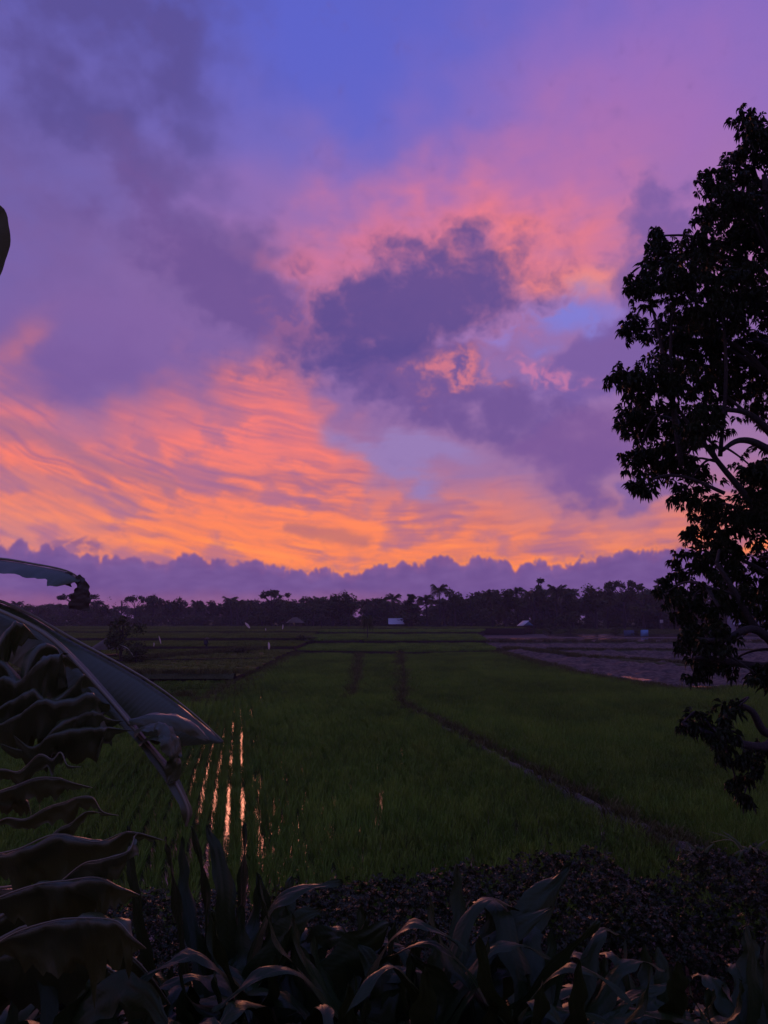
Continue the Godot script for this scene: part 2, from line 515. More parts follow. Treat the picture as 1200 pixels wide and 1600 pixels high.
# an uneven earth bank along a line of points (x, base height, distance ahead)
func bank(pts: Array, width: float, height: float, sd: int) -> ArrayMesh:
	var st := begin()
	var n := FastNoiseLite.new()
	n.seed = sd
	n.frequency = 0.7
	var rows := []
	for i in pts.size() - 1:
		var a := Vector3(pts[i].x, pts[i].y, -pts[i].z)
		var b := Vector3(pts[i + 1].x, pts[i + 1].y, -pts[i + 1].z)
		var cnt := maxi(2, int(a.distance_to(b) / 0.3))
		var side := (b - a).cross(Vector3.UP).normalized()
		for k in cnt + (1 if i == pts.size() - 2 else 0):
			var p := a.lerp(b, float(k) / cnt)
			var row := []
			for j in 7:
				var s := (j - 3) / 3.0
				var w := width * 0.5 * (1.0 + 0.35 * n.get_noise_2d(p.z, p.x + s * 3.0))
				var hgt := height * (1.0 - pow(absf(s), 2.5)) * (0.85 + 0.5 * n.get_noise_2d(p.z * 2.0, s * 2.0 + p.x)) - (0.1 if absf(s) > 0.95 else 0.0)
				row.append(p + side * s * w + Vector3.UP * hgt)
			rows.append(row)
	for i in rows.size() - 1:
		for j in 6:
			quad(st, rows[i][j], rows[i + 1][j], rows[i + 1][j + 1], rows[i][j + 1])
	return finish(st)

# one leaf along a bent spine. width(t) is half the breadth; droop folds both halves down from the midrib; wave ruffles the edge
func leaf(pts: Array, half: float, shape: String, up: Vector3, droop: float, wave: float, lobes: float, sd: float, rows := 30, cols := 4) -> ArrayMesh:
	var curve := Curve3D.new()
	for i in pts.size():
		var t: Vector3 = (pts[mini(i + 1, pts.size() - 1)] - pts[maxi(i - 1, 0)]) / 6.0
		curve.add_point(pts[i], -t, t)
	var last := pts.size() - 1.0
	var st := begin()
	st.set_smooth_group(0)
	var g := []
	var hang := shape == "sheet" or shape == "hanging"
	for i in rows + 1:
		var t := float(i) / rows
		var p := curve.samplef(t * last)
		var tan := (curve.samplef(minf(t * last + 0.04, last)) - curve.samplef(maxf(t * last - 0.04, 0.0))).normalized()
		var side := tan.cross(up).normalized()
		var nrm := side.cross(tan).normalized()
		var w := half
		if shape == "blade":
			w *= pow(clampf(sin(PI * clampf(t * 0.97 + 0.02, 0.0, 1.0)), 0.0, 1.0), 0.42 + 0.5 * smoothstep(0.6, 1.0, t))
		elif shape == "strap":
			w *= (0.35 + 0.65 * smoothstep(0.0, 0.5, t)) * pow(clampf(1.0 - pow(t, 2.6), 0.0, 1.0), 0.8)
		elif shape == "flap":
			w *= 0.4 + 0.6 * smoothstep(0.0, 0.9, t)
		elif shape == "strip":
			w *= (0.7 + 0.3 * sin(PI * t) + 0.3 * soft.get_noise_2d(t * 4.0 + sd * 2.0, 20.0)) * clampf((1.0 - t) * 9.0, 0.25, 1.0)
		else:
			w *= pow(clampf(sin(PI * clampf(t, 0.0, 1.0)), 0.0, 1.0), 0.8)
		var row := []
		if hang:
			# a torn strip: a narrow lip bent over at its upper edge, the rest hanging
			w *= (smoothstep(-0.05, 0.3, t) if shape == "sheet" else sin(PI * (0.12 + 0.83 * t))) * (1.0 + 0.5 * soft.get_noise_2d(t * 7.0 + sd * 2.0, 20.0))
			if side.z < 0.0:
				side = -side
			for j in cols * 2 + 1:
				var u := float(j) / (cols * 2)
				var lip := maxf(0.0, 0.3 - u) / 0.3
				var fall := maxf(0.0, u - 0.2) / 0.8
				var wv := soft.get_noise_2d(t * 5.0 + sd * 3.0, u * 1.2 + sd)
				var rag := 1.0 + lobes * (0.25 * soft.get_noise_2d(t * 16.0 + sd, 3.0) + 0.30 * minf(0.0, soft.get_noise_2d(t * 34.0 + sd * 9.0, 30.0))) * fall
				row.append(p + side * (w * (-0.42 * lip + 0.16 * sin(minf(fall * 5.0, 1.0) * PI * 0.5) - 0.75 * fall + wave * wv * 2.0 * fall) ) + Vector3.UP * w * (-1.7 * pow(fall, 1.25) * rag - 0.10 * lip + wave * 0.5 * soft.get_noise_2d(t * 7.0 + sd, 9.0)))
			g.append(row)
			continue
		for j in range(-cols, cols + 1):
			var s := float(j) / cols
			var sg := signf(s)
			var e := 1.0 + 0.16 * lobes * sin(t * 34.0 + sd * 3.0 + sg) + 0.12 * lobes * soft.get_noise_2d(t * 9.0 + sd * 5.0, sg * 4.0)
			var x := s * w * e
			var d := droop * (1.0 + 0.25 * soft.get_noise_2d(t * 3.0 + sd, 8.0 + sg * 2.0)) * (0.62 + 0.38 * absf(s))
			var z := -sin(d) * absf(x) + wave * half * (pow(absf(s), 1.6) * sin(t * 26.0 + sd * 7.0 + sg * 1.3) * 0.7 + soft.get_noise_2d(t * 7.0 + sd * 3.0, s * 1.6) * 0.7)
			z -= 0.05 * half * (1.0 - minf(absf(s) * 6.0, 1.0))
			row.append(p + side * x * cos(d) + nrm * z)
		g.append(row)
	for i in rows:
		for j in cols * 2:
			for q in [[0, 0], [1, 0], [1, 1], [0, 0], [1, 1], [0, 1]]:
				st.set_uv(Vector2(float(j + q[1]) / (cols * 2), float(i + q[0]) / rows))
				st.add_vertex(g[i + q[0]][j + q[1]])
	st.index()
	st.generate_normals()
	st.generate_tangents()
	return st.commit()

func spine(st_pts: Array, r0: float, r1: float, sides := 6) -> ArrayMesh:
	var st := begin()
	tube(st, st_pts, r0, r1, sides)
	return finish(st)

# ---------------------------------------------------------------- land, water, banks (outlines are x, distance ahead in metres)
var near_field := PackedVector2Array([Vector2(-40, 12.3), Vector2(6.2, 12.3), Vector2(5.85, 16.4), Vector2(0.5, 44), Vector2(1.22, 60), Vector2(1.55, 81), Vector2(1.65, 99), Vector2(-12, 103), Vector2(-11.2, 75), Vector2(-10.3, 43), Vector2(-40, 41)])
var right_field := PackedVector2Array([Vector2(7.1, 13.0), Vector2(6.8, 17.2), Vector2(1.3, 44), Vector2(1.8, 60), Vector2(2.2, 81), Vector2(2.4, 99), Vector2(15.3, 106), Vector2(15.6, 90), Vector2(16.4, 64), Vector2(19.3, 51.5), Vector2(27.5, 54), Vector2(50, 52), Vector2(50, 13.0)])
var terraces := []

func garden_height(x: float, d: float) -> float:
	return lerpf(2.7, 0.55, smoothstep(4.0, 8.2, d)) - 0.5 * smoothstep(11.0, 12.4, d) - 0.3 * smoothstep(11.8, 12.6, d) + 0.12 * soft.get_noise_2d(x * 0.3, d * 0.3)

func build_land():
	ground_piece("ground", slab(PackedVector2Array([Vector2(-3000, -1500), Vector2(3000, -1500), Vector2(3000, 4000), Vector2(-3000, 4000)]), -0.7, 0.0), M.turf)
	# garden slope in front of the viewer
	var st := begin()
	st.set_smooth_group(0)
	for i in range(-24, 24):
		for j in 30:
			var v := []
			for q in [[0, 0], [0, 1], [1, 1], [1, 0]]:
				var x: float = (i + q[0]) * 0.8
				var d: float = -6.0 + (j + q[1]) * 0.65
				v.append(Vector3(x, garden_height(x, d), -d))
			quad(st, v[0], v[1], v[2], v[3])
	st.index()
	ground_piece("garden_soil", finish(st), M.soil)
	# standing water of the paddies
	ground_piece("paddy_water", slab(PackedVector2Array([Vector2(-60, 11.8), Vector2(100, 11.8), Vector2(100, 152), Vector2(-60, 104)]), 0.0, 0.0), M.water)
	# terraces stepping up towards the trees
	terraces = [
		[0.08, PackedVector2Array([Vector2(-90, 42), Vector2(-10.6, 43.6), Vector2(-11.2, 59), Vector2(-90, 60)]), 0],
		[0.55, PackedVector2Array([Vector2(-110, 60), Vector2(-11.3, 59.5), Vector2(-11.8, 84), Vector2(-110, 80)]), 2],
		[0.75, PackedVector2Array([Vector2(-130, 80), Vector2(-26, 79), Vector2(-17, 104), Vector2(-130, 103)]), 1],
		[0.70, PackedVector2Array([Vector2(-25.4, 80), Vector2(-11.9, 84), Vector2(-12.2, 104), Vector2(-17, 104)]), 2],
		[1.15, PackedVector2Array([Vector2(-150, 104), Vector2(-12.2, 104.2), Vector2(-12.8, 128), Vector2(-150, 126)]), 1],
		[0.60, PackedVector2Array([Vector2(-11.6, 104.4), Vector2(1.5, 100.4), Vector2(1.9, 129), Vector2(-11.9, 128)]), 0],
		[0.50, PackedVector2Array([Vector2(2.6, 100.6), Vector2(15.4, 107), Vector2(17.0, 131), Vector2(2.4, 130)]), 0],
		[1.18, PackedVector2Array([Vector2(-12.6, 128.4), Vector2(-4.2, 129), Vector2(-4.4, 172), Vector2(-15, 170)]), 0],
		[1.12, PackedVector2Array([Vector2(-3.4, 129.5), Vector2(17.4, 131.5), Vector2(21, 174), Vector2(-3.4, 173)]), 0],
		[1.62, PackedVector2Array([Vector2(-190, 126.4), Vector2(-13, 128.6), Vector2(-15.4, 170), Vector2(-190, 168)]), 1],
		[1.95, PackedVector2Array([Vector2(-240, 168.4), Vector2(-15, 170.4), Vector2(-15, 206), Vector2(-240, 204)]), 1],
		[1.72, PackedVector2Array([Vector2(-14.6, 172.6), Vector2(21.2, 174.4), Vector2(27, 206), Vector2(-14.6, 206)]), 0],
		[2.15, PackedVector2Array([Vector2(-300, 204.4), Vector2(38, 206.6), Vector2(42, 245), Vector2(-300, 245)]), 1],
	]
	for t in terraces:
		ground_piece("terrace", slab(t[1], t[0], 0.0), M.turf)
		ground_piece("terrace_edge", riser(t[1], t[0], 1.6), M.soil)
	# ploughed mud, its hollows under the water
	st = begin()
	st.set_smooth_group(0)
	var clod := FastNoiseLite.new()
	clod.seed = 3
	clod.frequency = 0.42
	clod.fractal_octaves = 4
	var step := 0.42
	for i in 215:
		for j in 232:
			var x := 14.8 + i * step
			var d := 50.4 + j * step
			if x > d * 0.62 + 4.0 or Geometry2D.is_point_in_polygon(Vector2(x, d), right_field) or d > 147 or (x < 17.4 and d > 106.5 - 0.0):
				continue
			var v := []
			for q in [[0, 0], [0, 1], [1, 1], [1, 0]]:
				var px: float = x + q[0] * step
				var pd: float = d + q[1] * step
				var wide := clod.get_noise_2d(px * 0.09 + 30.0, pd * 0.05)
				v.append(Vector3(px, 0.075 + 0.42 * clod.get_noise_2d(px * 0.8, pd * 0.9) + 0.15 * wide + 0.07 * sin(pd * 2.1 + px * 0.25 + wide * 5.0), -pd))
			quad(st, v[0], v[1], v[2], v[3])
	st.index()
	ground_piece("ploughed_mud", finish(st), M.mud)
	# the flooded strip below the trees
	ground_piece("flooded_paddy_bed", slab(PackedVector2Array([Vector2(17.2, 152), Vector2(160, 152), Vector2(220, 222), Vector2(28, 222), Vector2(22, 174)]), 0.35, 1.4), M.mud)
	ground_piece("flooded_paddy", slab(PackedVector2Array([Vector2(22.5, 160), Vector2(150, 160), Vector2(160, 176), Vector2(23.5, 176)]), 0.36, 0.0), M.ruffled_water)
	ground_piece("flooded_paddy", slab(PackedVector2Array([Vector2(40, 186), Vector2(170, 186), Vector2(190, 218), Vector2(45, 218)]), 0.36, 0.0), M.ruffled_water)
	ground_piece("wooded_land", slab(PackedVector2Array([Vector2(-900, 245.4), Vector2(42, 245.4), Vector2(44, 222.4), Vector2(900, 222.4), Vector2(900, 1400), Vector2(-900, 1400)]), 1.7, 2.4), M.turf)
	# banks: trodden dyke between the two near fields, then the others
	var banks := [
		[[Vector3(6.8, 0, 12.2), Vector3(6.3, 0, 17.0), Vector3(4.3, 0, 26), Vector3(2.5, 0, 35), Vector3(0.9, 0, 44), Vector3(1.2, 0, 52)], 0.56, 0.27],
		[[Vector3(1.3, 0, 52.4), Vector3(1.5, 0, 60), Vector3(1.9, 0, 81), Vector3(2.0, 0, 100)], 0.5, 0.12],
		[[Vector3(-10.2, 0, 42.6), Vector3(-10.9, 0, 59), Vector3(-11.6, 0, 84), Vector3(-12.0, 0, 104)], 0.8, 0.3],
		[[Vector3(-60, 0, 41.4), Vector3(-10.4, 0, 42.4)], 0.8, 0.25],
		[[Vector3(15.6, 0, 107), Vector3(15.8, 0, 90), Vector3(16.6, 0, 64), Vector3(19.4, 0, 51), Vector3(27.5, 0, 53.4), Vector3(56, 0, 51.6)], 0.9, 0.32],
		[[Vector3(20, 0, 122), Vector3(24.6, 0, 96), Vector3(30, 0, 80), Vector3(38, 0, 70), Vector3(52, 0, 66)], 1.0, 0.36],
		[[Vector3(17, 0, 148), Vector3(120, 0, 148)], 1.6, 0.36],
		[[Vector3(17, 0, 116), Vector3(42, 0, 112), Vector3(85, 0, 108)], 0.9, 0.34],
		[[Vector3(-26, 0.6, 79.5), Vector3(-21.5, 0.6, 92), Vector3(-17, 0.6, 104)], 1.0, 0.42],
		[[Vector3(-2.1, 0, 47), Vector3(-2.3, 0, 62), Vector3(-3.4, 0, 103)], 1.1, 0.14],
		[[Vector3(-70, 0.5, 59.6), Vector3(-11.4, 0.5, 59.2)], 1.2, 0.3],
	]
	var k := 0
	for b in banks:
		ground_piece("earth_bank", bank(b[0], b[1], b[2], 5 + k), M.soil if b[2] < 0.15 else (M.path if k == 0 else M.bank))
		k += 1

# ---------------------------------------------------------------- rice and grass
func blades(n: int, h: float, foot: float, lean: float, wide: float, sd: int) -> ArrayMesh:
	var r := RandomNumberGenerator.new()
	r.seed = sd
	var st := begin()
	for i in n:
		var an := r.randf() * TAU
		var f := sqrt(r.randf()) * foot
		var o := Vector3(cos(an) * f, 0, sin(an) * f)
		var to := an + r.randfn() * 0.7
		var dir := Vector3(cos(to), 0, sin(to))
		var side := Vector3(-dir.z, 0, dir.x).rotated(Vector3.UP, r.randf() * 2.0) * wide * r.randf_range(0.7, 1.2)
		var hh := h * r.randf_range(0.6, 1.08)
		var le := lean * r.randf_range(0.3, 1.3)
		var p1 := o + Vector3(0, hh * 0.5, 0) + dir * le * 0.25
		var p2 := o + Vector3(0, hh * 0.85, 0) + dir * le * 0.62
		var p3 := o + Vector3(0, hh * r.randf_range(0.86, 1.02), 0) + dir * le
		quad(st, o - side * 0.6, p1 - side, p1 + side, o + side * 0.6)
		quad(st, p1 - side, p2 - side * 0.8, p2 + side * 0.8, p1 + side)
		tri(st, p2 - side * 0.8, p3, p2 + side * 0.8)
	return finish(st)

# rows of hills inside an outline; the rows run ahead and a little to the left
func plant(called: String, label: String, poly: PackedVector2Array, y: float, gap: float, along_gap: float, meshes: Array, tint: Color, size: float, skip: Array, ragged := 0.0):
	var box := Rect2(poly[0], Vector2.ZERO)
	for p in poly:
		box = box.expand(p)
	var dir := Vector2(-0.186, 0.983)
	var side := Vector2(0.983, 0.186)
	var mid := box.get_center()
	var reach := box.size.length() / 2.0
	var lists := []
	var cols := []
	for m in meshes:
		lists.append([])
		cols.append(PackedColorArray())
	for i in range(int(-reach / gap), int(reach / gap) + 1):
		for j in range(int(-reach / along_gap), int(reach / along_gap) + 1):
			var p := mid + side * (i * gap + rng.randfn() * gap * 0.04) + dir * (j * along_gap + rng.randfn() * along_gap * 0.2)
			if absf(p.x) > p.y * 0.54 + 3.0 or p.y < 5.0 or not Geometry2D.is_point_in_polygon(p, poly):
				continue
			var patch := soft.get_noise_2d(p.x * 0.12 + y * 9.0, p.y * 0.07)
			var fine := soft.get_noise_2d(p.x * 0.6, p.y * 0.4 + 50.0)
			if ragged > 0.0 and fine + rng.randf() * 0.5 < ragged - 0.35:
				continue
			if rng.randf() < 0.02:
				continue
			var out := false
			for s in skip:
				if Geometry2D.get_closest_point_to_segment(p, s[0], s[1]).distance_to(p) < s[2] * (1.0 + 0.5 * fine):
					out = true
			if out:
				continue
			# here and there a stray hill has taken root in the gap between two rows
			if gap > 0.3 and gap < 0.5 and rng.randf() < 0.24 * smoothstep(0.0, 0.3, soft.get_noise_2d(p.x * 0.9 + 70.0, p.y * 0.16)) + 0.12 * smoothstep(27.0, 40.0, p.y) + 0.6 * smoothstep(0.1, 0.9, p.dot(side)):
				p += side * gap * 0.5
			var k := rng.randi() % meshes.size()
			var sc := size * (1.0 + 0.26 * patch + 0.18 * fine + rng.randfn() * 0.07)
			lists[k].append(Transform3D(Basis(Vector3.UP, rng.randf() * TAU).scaled(Vector3(size, sc, size)), Vector3(p.x, y, -p.y)))
			var v := 1.0 + patch * 0.42 + fine * 0.2 + rng.randfn() * 0.1
			cols[k].append(Color(tint.r * v * (1.0 + 0.15 * fine), tint.g * v, tint.b * v))
	# one crop, one object: its few shapes of tuft are pieces of it
	var o := thing(called, label, "rice" if called.begins_with("rice") else "grass")
	o.set_meta("kind", "stuff")
	for k in meshes.size():
		scatter("tuft", meshes[k], M.rice, lists[k], o, cols[k])

func build_rice():
	var hills := []
	for k in 4:
		hills.append(blades(30, 0.46, 0.075, 0.165, 0.0065, 100 + k))
	var thick := []
	for k in 4:
		thick.append(blades(30, 0.50, 0.085, 0.20, 0.007, 120 + k))
	var wide := []
	for k in 3:
		wide.append(blades(80, 0.27, 0.46, 0.14, 0.020, 140 + k))
	var low := []
	for k in 3:
		low.append(blades(60, 0.16, 0.5, 0.16, 0.020, 160 + k))
	var g := Color(0.110, 0.182, 0.024)
	plant("rice_crop", "young green rice in straight rows with water between, in the nearest field left of the earth bank", near_field, 0.0, 0.37, 0.18, hills, g, 1.0, [[Vector2(-2.1, 47), Vector2(-2.3, 62), 0.24], [Vector2(-2.3, 62), Vector2(-3.4, 104), 0.26]])
	plant("rice_crop", "dense even green rice in the field right of the earth bank, up to the ploughed mud", right_field, 0.0, 0.27, 0.21, thick, g * 0.95, 1.0, [])
	var names := ["dark grass on the lowest terrace left of the near rice", "rough dull grass on the wide terrace behind the dark strip, left", "grass on the terrace the dark figure stands on", "ragged pale grass on the terrace by the orange flag",
		"short green rice on the terrace beyond the dark figure", "green rice on the terrace just beyond the near rice field", "green rice on the small terrace right of the field path, beyond the right hand rice", "green rice on the terrace left of the shaggy young palm",
		"green rice on the terrace right of the shaggy young palm", "green crop on the long terrace with the small white flags", "green crop on the upper left terrace before the trees", "green rice on the terrace in front of the pale roofed shelter", "short green crop on the topmost terrace along the foot of the trees"]
	for k in terraces.size():
		var t: Array = terraces[k]
		var rough: bool = t[2] == 2
		var c := [g, Color(0.100, 0.130, 0.020), Color(0.112, 0.134, 0.028)][t[2]] as Color
		plant("grass_cover" if rough or k == 0 or k == 2 else "rice_crop", names[k], t[1], t[0] - 0.02, 0.8 if k < 6 else 1.1, 0.75 if k < 6 else 1.0, low if t[2] > 0 else wide, c * (0.75 if k == 0 else 1.0), 1.0 if k < 6 else 1.35, [], 0.4 if rough else 0.0)
	# grass along the banks
	var tufts := []
	for k in 3:
		tufts.append(blades(26, 0.22, 0.13, 0.16, 0.007, 180 + k))
	var edge := [[Vector2(-2.1, 46), Vector2(-2.3, 62), 0.25, 160], [Vector2(-2.3, 62), Vector2(-3.4, 103), 0.28, 320], [Vector2(6.6, 13), Vector2(6.1, 18), 0.3, 160], [Vector2(6.3, 17), Vector2(0.9, 44), 0.24, 300], [Vector2(0.9, 44), Vector2(1.2, 52), 0.3, 90], [Vector2(1.3, 52), Vector2(2.0, 100), 0.3, 260], [Vector2(-10.2, 42.6), Vector2(-12, 104), 0.5, 700], [Vector2(-40, 41.4), Vector2(-10.4, 42.4), 0.4, 300],
		[Vector2(15.6, 107), Vector2(16.6, 64), 0.6, 500], [Vector2(16.6, 64), Vector2(19.4, 51), 0.6, 260], [Vector2(19.4, 51), Vector2(27.5, 53.4), 0.6, 240], [Vector2(27.5, 53.4), Vector2(40, 52.4), 0.6, 260], [Vector2(20, 122), Vector2(24.6, 96), 0.7, 300], [Vector2(24.6, 96), Vector2(38, 70), 0.7, 320], [Vector2(38, 70), Vector2(52, 66), 0.7, 160],
		[Vector2(17, 148), Vector2(90, 148), 0.7, 300], [Vector2(17, 116), Vector2(60, 111), 0.6, 420], [Vector2(-26, 79.5), Vector2(-17, 104), 0.9, 500], [Vector2(-60, 59.6), Vector2(-11.4, 59.2), 0.9, 700]]
	var lists := [[], [], []]
	var cols := [PackedColorArray(), PackedColorArray(), PackedColorArray()]
	for e in edge:
		for i in e[3]:
			var p: Vector2 = e[0].lerp(e[1], rng.randf()) + Vector2(rng.randfn(), rng.randfn() * 0.5) * e[2]
			var y := 0.1
			if e[0].y > 175: y = 0.45
			elif e[0].y > 140: y = 0.4
			elif e[0].x < -13: y = 0.75
			var k := rng.randi() % 3
			var s := rng.randf_range(0.6, 1.3) * (1.0 + p.y / 90.0)
			lists[k].append(Transform3D(Basis(Vector3.UP, rng.randf() * TAU).scaled(Vector3.ONE * s), Vector3(p.x, y, -p.y)))
			var v := rng.randf_range(0.7, 1.2)
			cols[k].append(Color(0.085 * v, 0.085 * v, 0.026 * v))
	var o := thing("bank_grass", "short rough grass growing along the earth banks between the fields", "grass")
	o.set_meta("kind", "stuff")
	for k in 3:
		scatter("tuft", tufts[k], M.rice, lists[k], o, cols[k])

# ---------------------------------------------------------------- trees along the far edge of the fields
# a crown made of many leaf clumps spread through its lobes; the mesh is one metre high and is scaled
func crown(lobes: Array, count: int, size: float, sd: int) -> ArrayMesh:
	var r := RandomNumberGenerator.new()
	r.seed = sd
	var st := begin()
	for i in count:
		var l: Vector4 = lobes[r.randi() % lobes.size()]
		var dir := Vector3(r.randfn(), r.randfn(), r.randfn()).normalized()
		var p := Vector3(l.x, l.y, l.z) + dir * Vector3(1, 0.8, 1) * l.w * pow(r.randf(), 0.45) * (1.0 + 0.25 * soft.get_noise_3d(dir.x * 2.0 + l.x * 9.0, dir.y * 2.0, dir.z * 2.0))
		var a := Vector3(r.randfn(), r.randfn() * 0.5, r.randfn()).normalized()
		var b := a.cross(dir + Vector3(r.randfn(), r.randfn(), r.randfn()) * 0.5).normalized()
		var s := size * r.randf_range(0.6, 1.5)
		quad(st, p - a * s, p + b * s * 0.55 + a * s * 0.1, p + a * s, p - b * s * 0.5 - a * s * 0.2)
	return finish(st)

func palm_crown(n: int, size: float, sd: int, stiff: float) -> ArrayMesh:
	var r := RandomNumberGenerator.new()
	r.seed = sd
	var st := begin()
	for i in n:
		var an := TAU * i / n * 2.4 + r.randf() * 0.5
		var rise := r.randf_range(-0.35, 1.0)
		var dir := Vector3(cos(an), 0, sin(an))
		var side := Vector3(-dir.z, 0, dir.x)
		var prev := Vector3.ZERO
		for k in range(1, 11):
			var t := k / 10.0
			var p := dir * size * t * (1.0 - 0.25 * t * t) * cos(rise * 0.6) + Vector3.UP * size * (rise * t * 0.85 - (1.05 - stiff) * t * t * t * 0.9)
			var w := size * 0.24 * sin(PI * clampf(t * 0.9 + 0.06, 0.0, 1.0))
			var fall := Vector3.DOWN * w * r.randf_range(0.5, 1.1)
			var fwd := (p - prev) * 0.9
			for s in [-1.0, 1.0]:
				tri(st, prev, prev.lerp(p, 0.7), prev.lerp(p, 0.3) + side * s * w + fall + fwd)
				tri(st, prev.lerp(p, 0.5), p, prev.lerp(p, 0.8) + side * s * w + fall * r.randf_range(0.6, 1.2) + fwd)
			quad(st, prev - side * 0.012 * size, p - side * 0.008 * size, p + side * 0.008 * size, prev + side * 0.012 * size)
			prev = p
	return finish(st)

func trunk_mesh(kind: String, sd: int) -> ArrayMesh:
	var r := RandomNumberGenerator.new()
	r.seed = sd
	var st := begin()
	if kind == "palm":
		tube(st, [Vector3(0, -0.05, 0), Vector3(0.02, 0.35, 0.01), Vector3(0.06, 0.80, 0.0)], 0.026, 0.016, 7)
	elif kind == "umbrella":
		tube(st, [Vector3(0, -0.05, 0), Vector3(0.02, 0.3, 0), Vector3(0.0, 0.6, 0.02)], 0.04, 0.025, 7)
		for k in 6:
			var an := k * 1.05
			tube(st, [Vector3(0.0, 0.55, 0.02), Vector3(cos(an) * 0.25, 0.78, sin(an) * 0.25), Vector3(cos(an) * 0.55, 0.88, sin(an) * 0.55)], 0.02, 0.006, 5)
	else:
		tube(st, [Vector3(0, -0.05, 0), Vector3(r.randf_range(-.03, .03), 0.25, 0), Vector3(0, 0.5, r.randf_range(-.03, .03)), Vector3(0.02, 0.8, 0)], 0.04, 0.012, 7)
		for k in 6:
			var an := r.randf() * TAU
			var h := r.randf_range(0.25, 0.6)
			tube(st, [Vector3(0, h, 0), Vector3(cos(an) * 0.15, h + 0.12, sin(an) * 0.15), Vector3(cos(an) * 0.28, h + 0.26, sin(an) * 0.28)], 0.018, 0.005, 5)
	return finish(st)

func lobes_of(kind: String, sd: int) -> Array:
	var r := RandomNumberGenerator.new()
	r.seed = sd
	var l := []
	match kind:
		"round":
			for k in 11:
				var an := r.randf() * TAU
				var f := r.randf_range(0.05, 0.30)
				l.append(Vector4(cos(an) * f, r.randf_range(0.42, 0.84), sin(an) * f, r.randf_range(0.13, 0.21)))
		"broad":
			for k in 15:
				var an := r.randf() * TAU
				var f := r.randf_range(0.08, 0.52)
				l.append(Vector4(cos(an) * f, r.randf_range(0.30, 0.88) - f * 0.35, sin(an) * f, r.randf_range(0.13, 0.22)))
		"bush":
			for k in 18:
				var an := r.randf() * TAU
				var f := r.randf_range(0.05, 0.42)
				l.append(Vector4(cos(an) * f, r.randf_range(0.06, 0.82) * (1.1 - f * 0.9), sin(an) * f, r.randf_range(0.11, 0.2)))
		"tall":
			for k in 11:
				var y := 0.25 + 0.07 * k
				var an := r.randf() * TAU
				var f := r.randf_range(0.0, 0.14) * (1.2 - y)
				l.append(Vector4(cos(an) * f, y, sin(an) * f, 0.17 * (1.25 - y)))
		"umbrella":
			for k in 16:
				var an := r.randf() * TAU
				var f := sqrt(r.randf()) * 0.62
				l.append(Vector4(cos(an) * f, 0.92 - f * f * 0.15 + r.randf_range(-0.05, 0.05), sin(an) * f, r.randf_range(0.06, 0.12)))
		"tuft":
			l = [Vector4(0, 0.90, 0, 0.075), Vector4(0.05, 0.78, 0.02, 0.07), Vector4(-0.06, 0.66, 0, 0.08), Vector4(0.04, 0.5, 0.03, 0.12), Vector4(-0.05, 0.4, 0, 0.12)]
		"sparse":
			for k in 9:
				var an := r.randf() * TAU
				var f := r.randf_range(0.1, 0.42)
				l.append(Vector4(cos(an) * f, r.randf_range(0.5, 0.95), sin(an) * f, 0.1))
	return l

var tree_kinds := {}

func make_tree_kinds():
	for k in ["round", "broad", "bush", "tall", "umbrella", "tuft", "sparse"]:
		for v in 3:
			var cnt: int = {"round": 1500, "broad": 2000, "bush": 1500, "tall": 1000, "umbrella": 1100, "tuft": 420, "sparse": 90}[k]
			tree_kinds["%s%d" % [k, v]] = [crown(lobes_of(k, 40 + v * 7 + k.length()), cnt, 0.034 if k != "sparse" else 0.022, 300 + v), trunk_mesh(k, 50 + v)]
	for v in 3:
		tree_kinds["palm%d" % v] = [palm_crown(19, 0.36, 70 + v, 0.35 + 0.1 * v), trunk_mesh("palm", 60)]
		tree_kinds["shaggy%d" % v] = [palm_crown(30, 0.46, 90 + v, 0.1), trunk_mesh("palm", 60)]

func tree(called: String, label: String, group: String, kind: String, x: float, d: float, h: float, base: float, wide := 1.0, m: Material = null) -> Node3D:
	var o := thing(called, label, "palm" if kind.begins_with("palm") or kind.begins_with("shaggy") else "tree", Vector3(x, base, -d), group)
	o.rotation.y = x * 1.7 + d
	o.scale = Vector3(h * wide, h, h * wide)
	var pair: Array = tree_kinds[kind]
	part("trunk", pair[1], M.bark, o)
	var palm := kind.begins_with("palm") or kind.begins_with("shaggy")
	var c := part("crown", pair[0], m if m else (M.frond if palm else M.crown), o)
	if palm:
		c.position = Vector3(0.06, 0.78, 0)
	return o

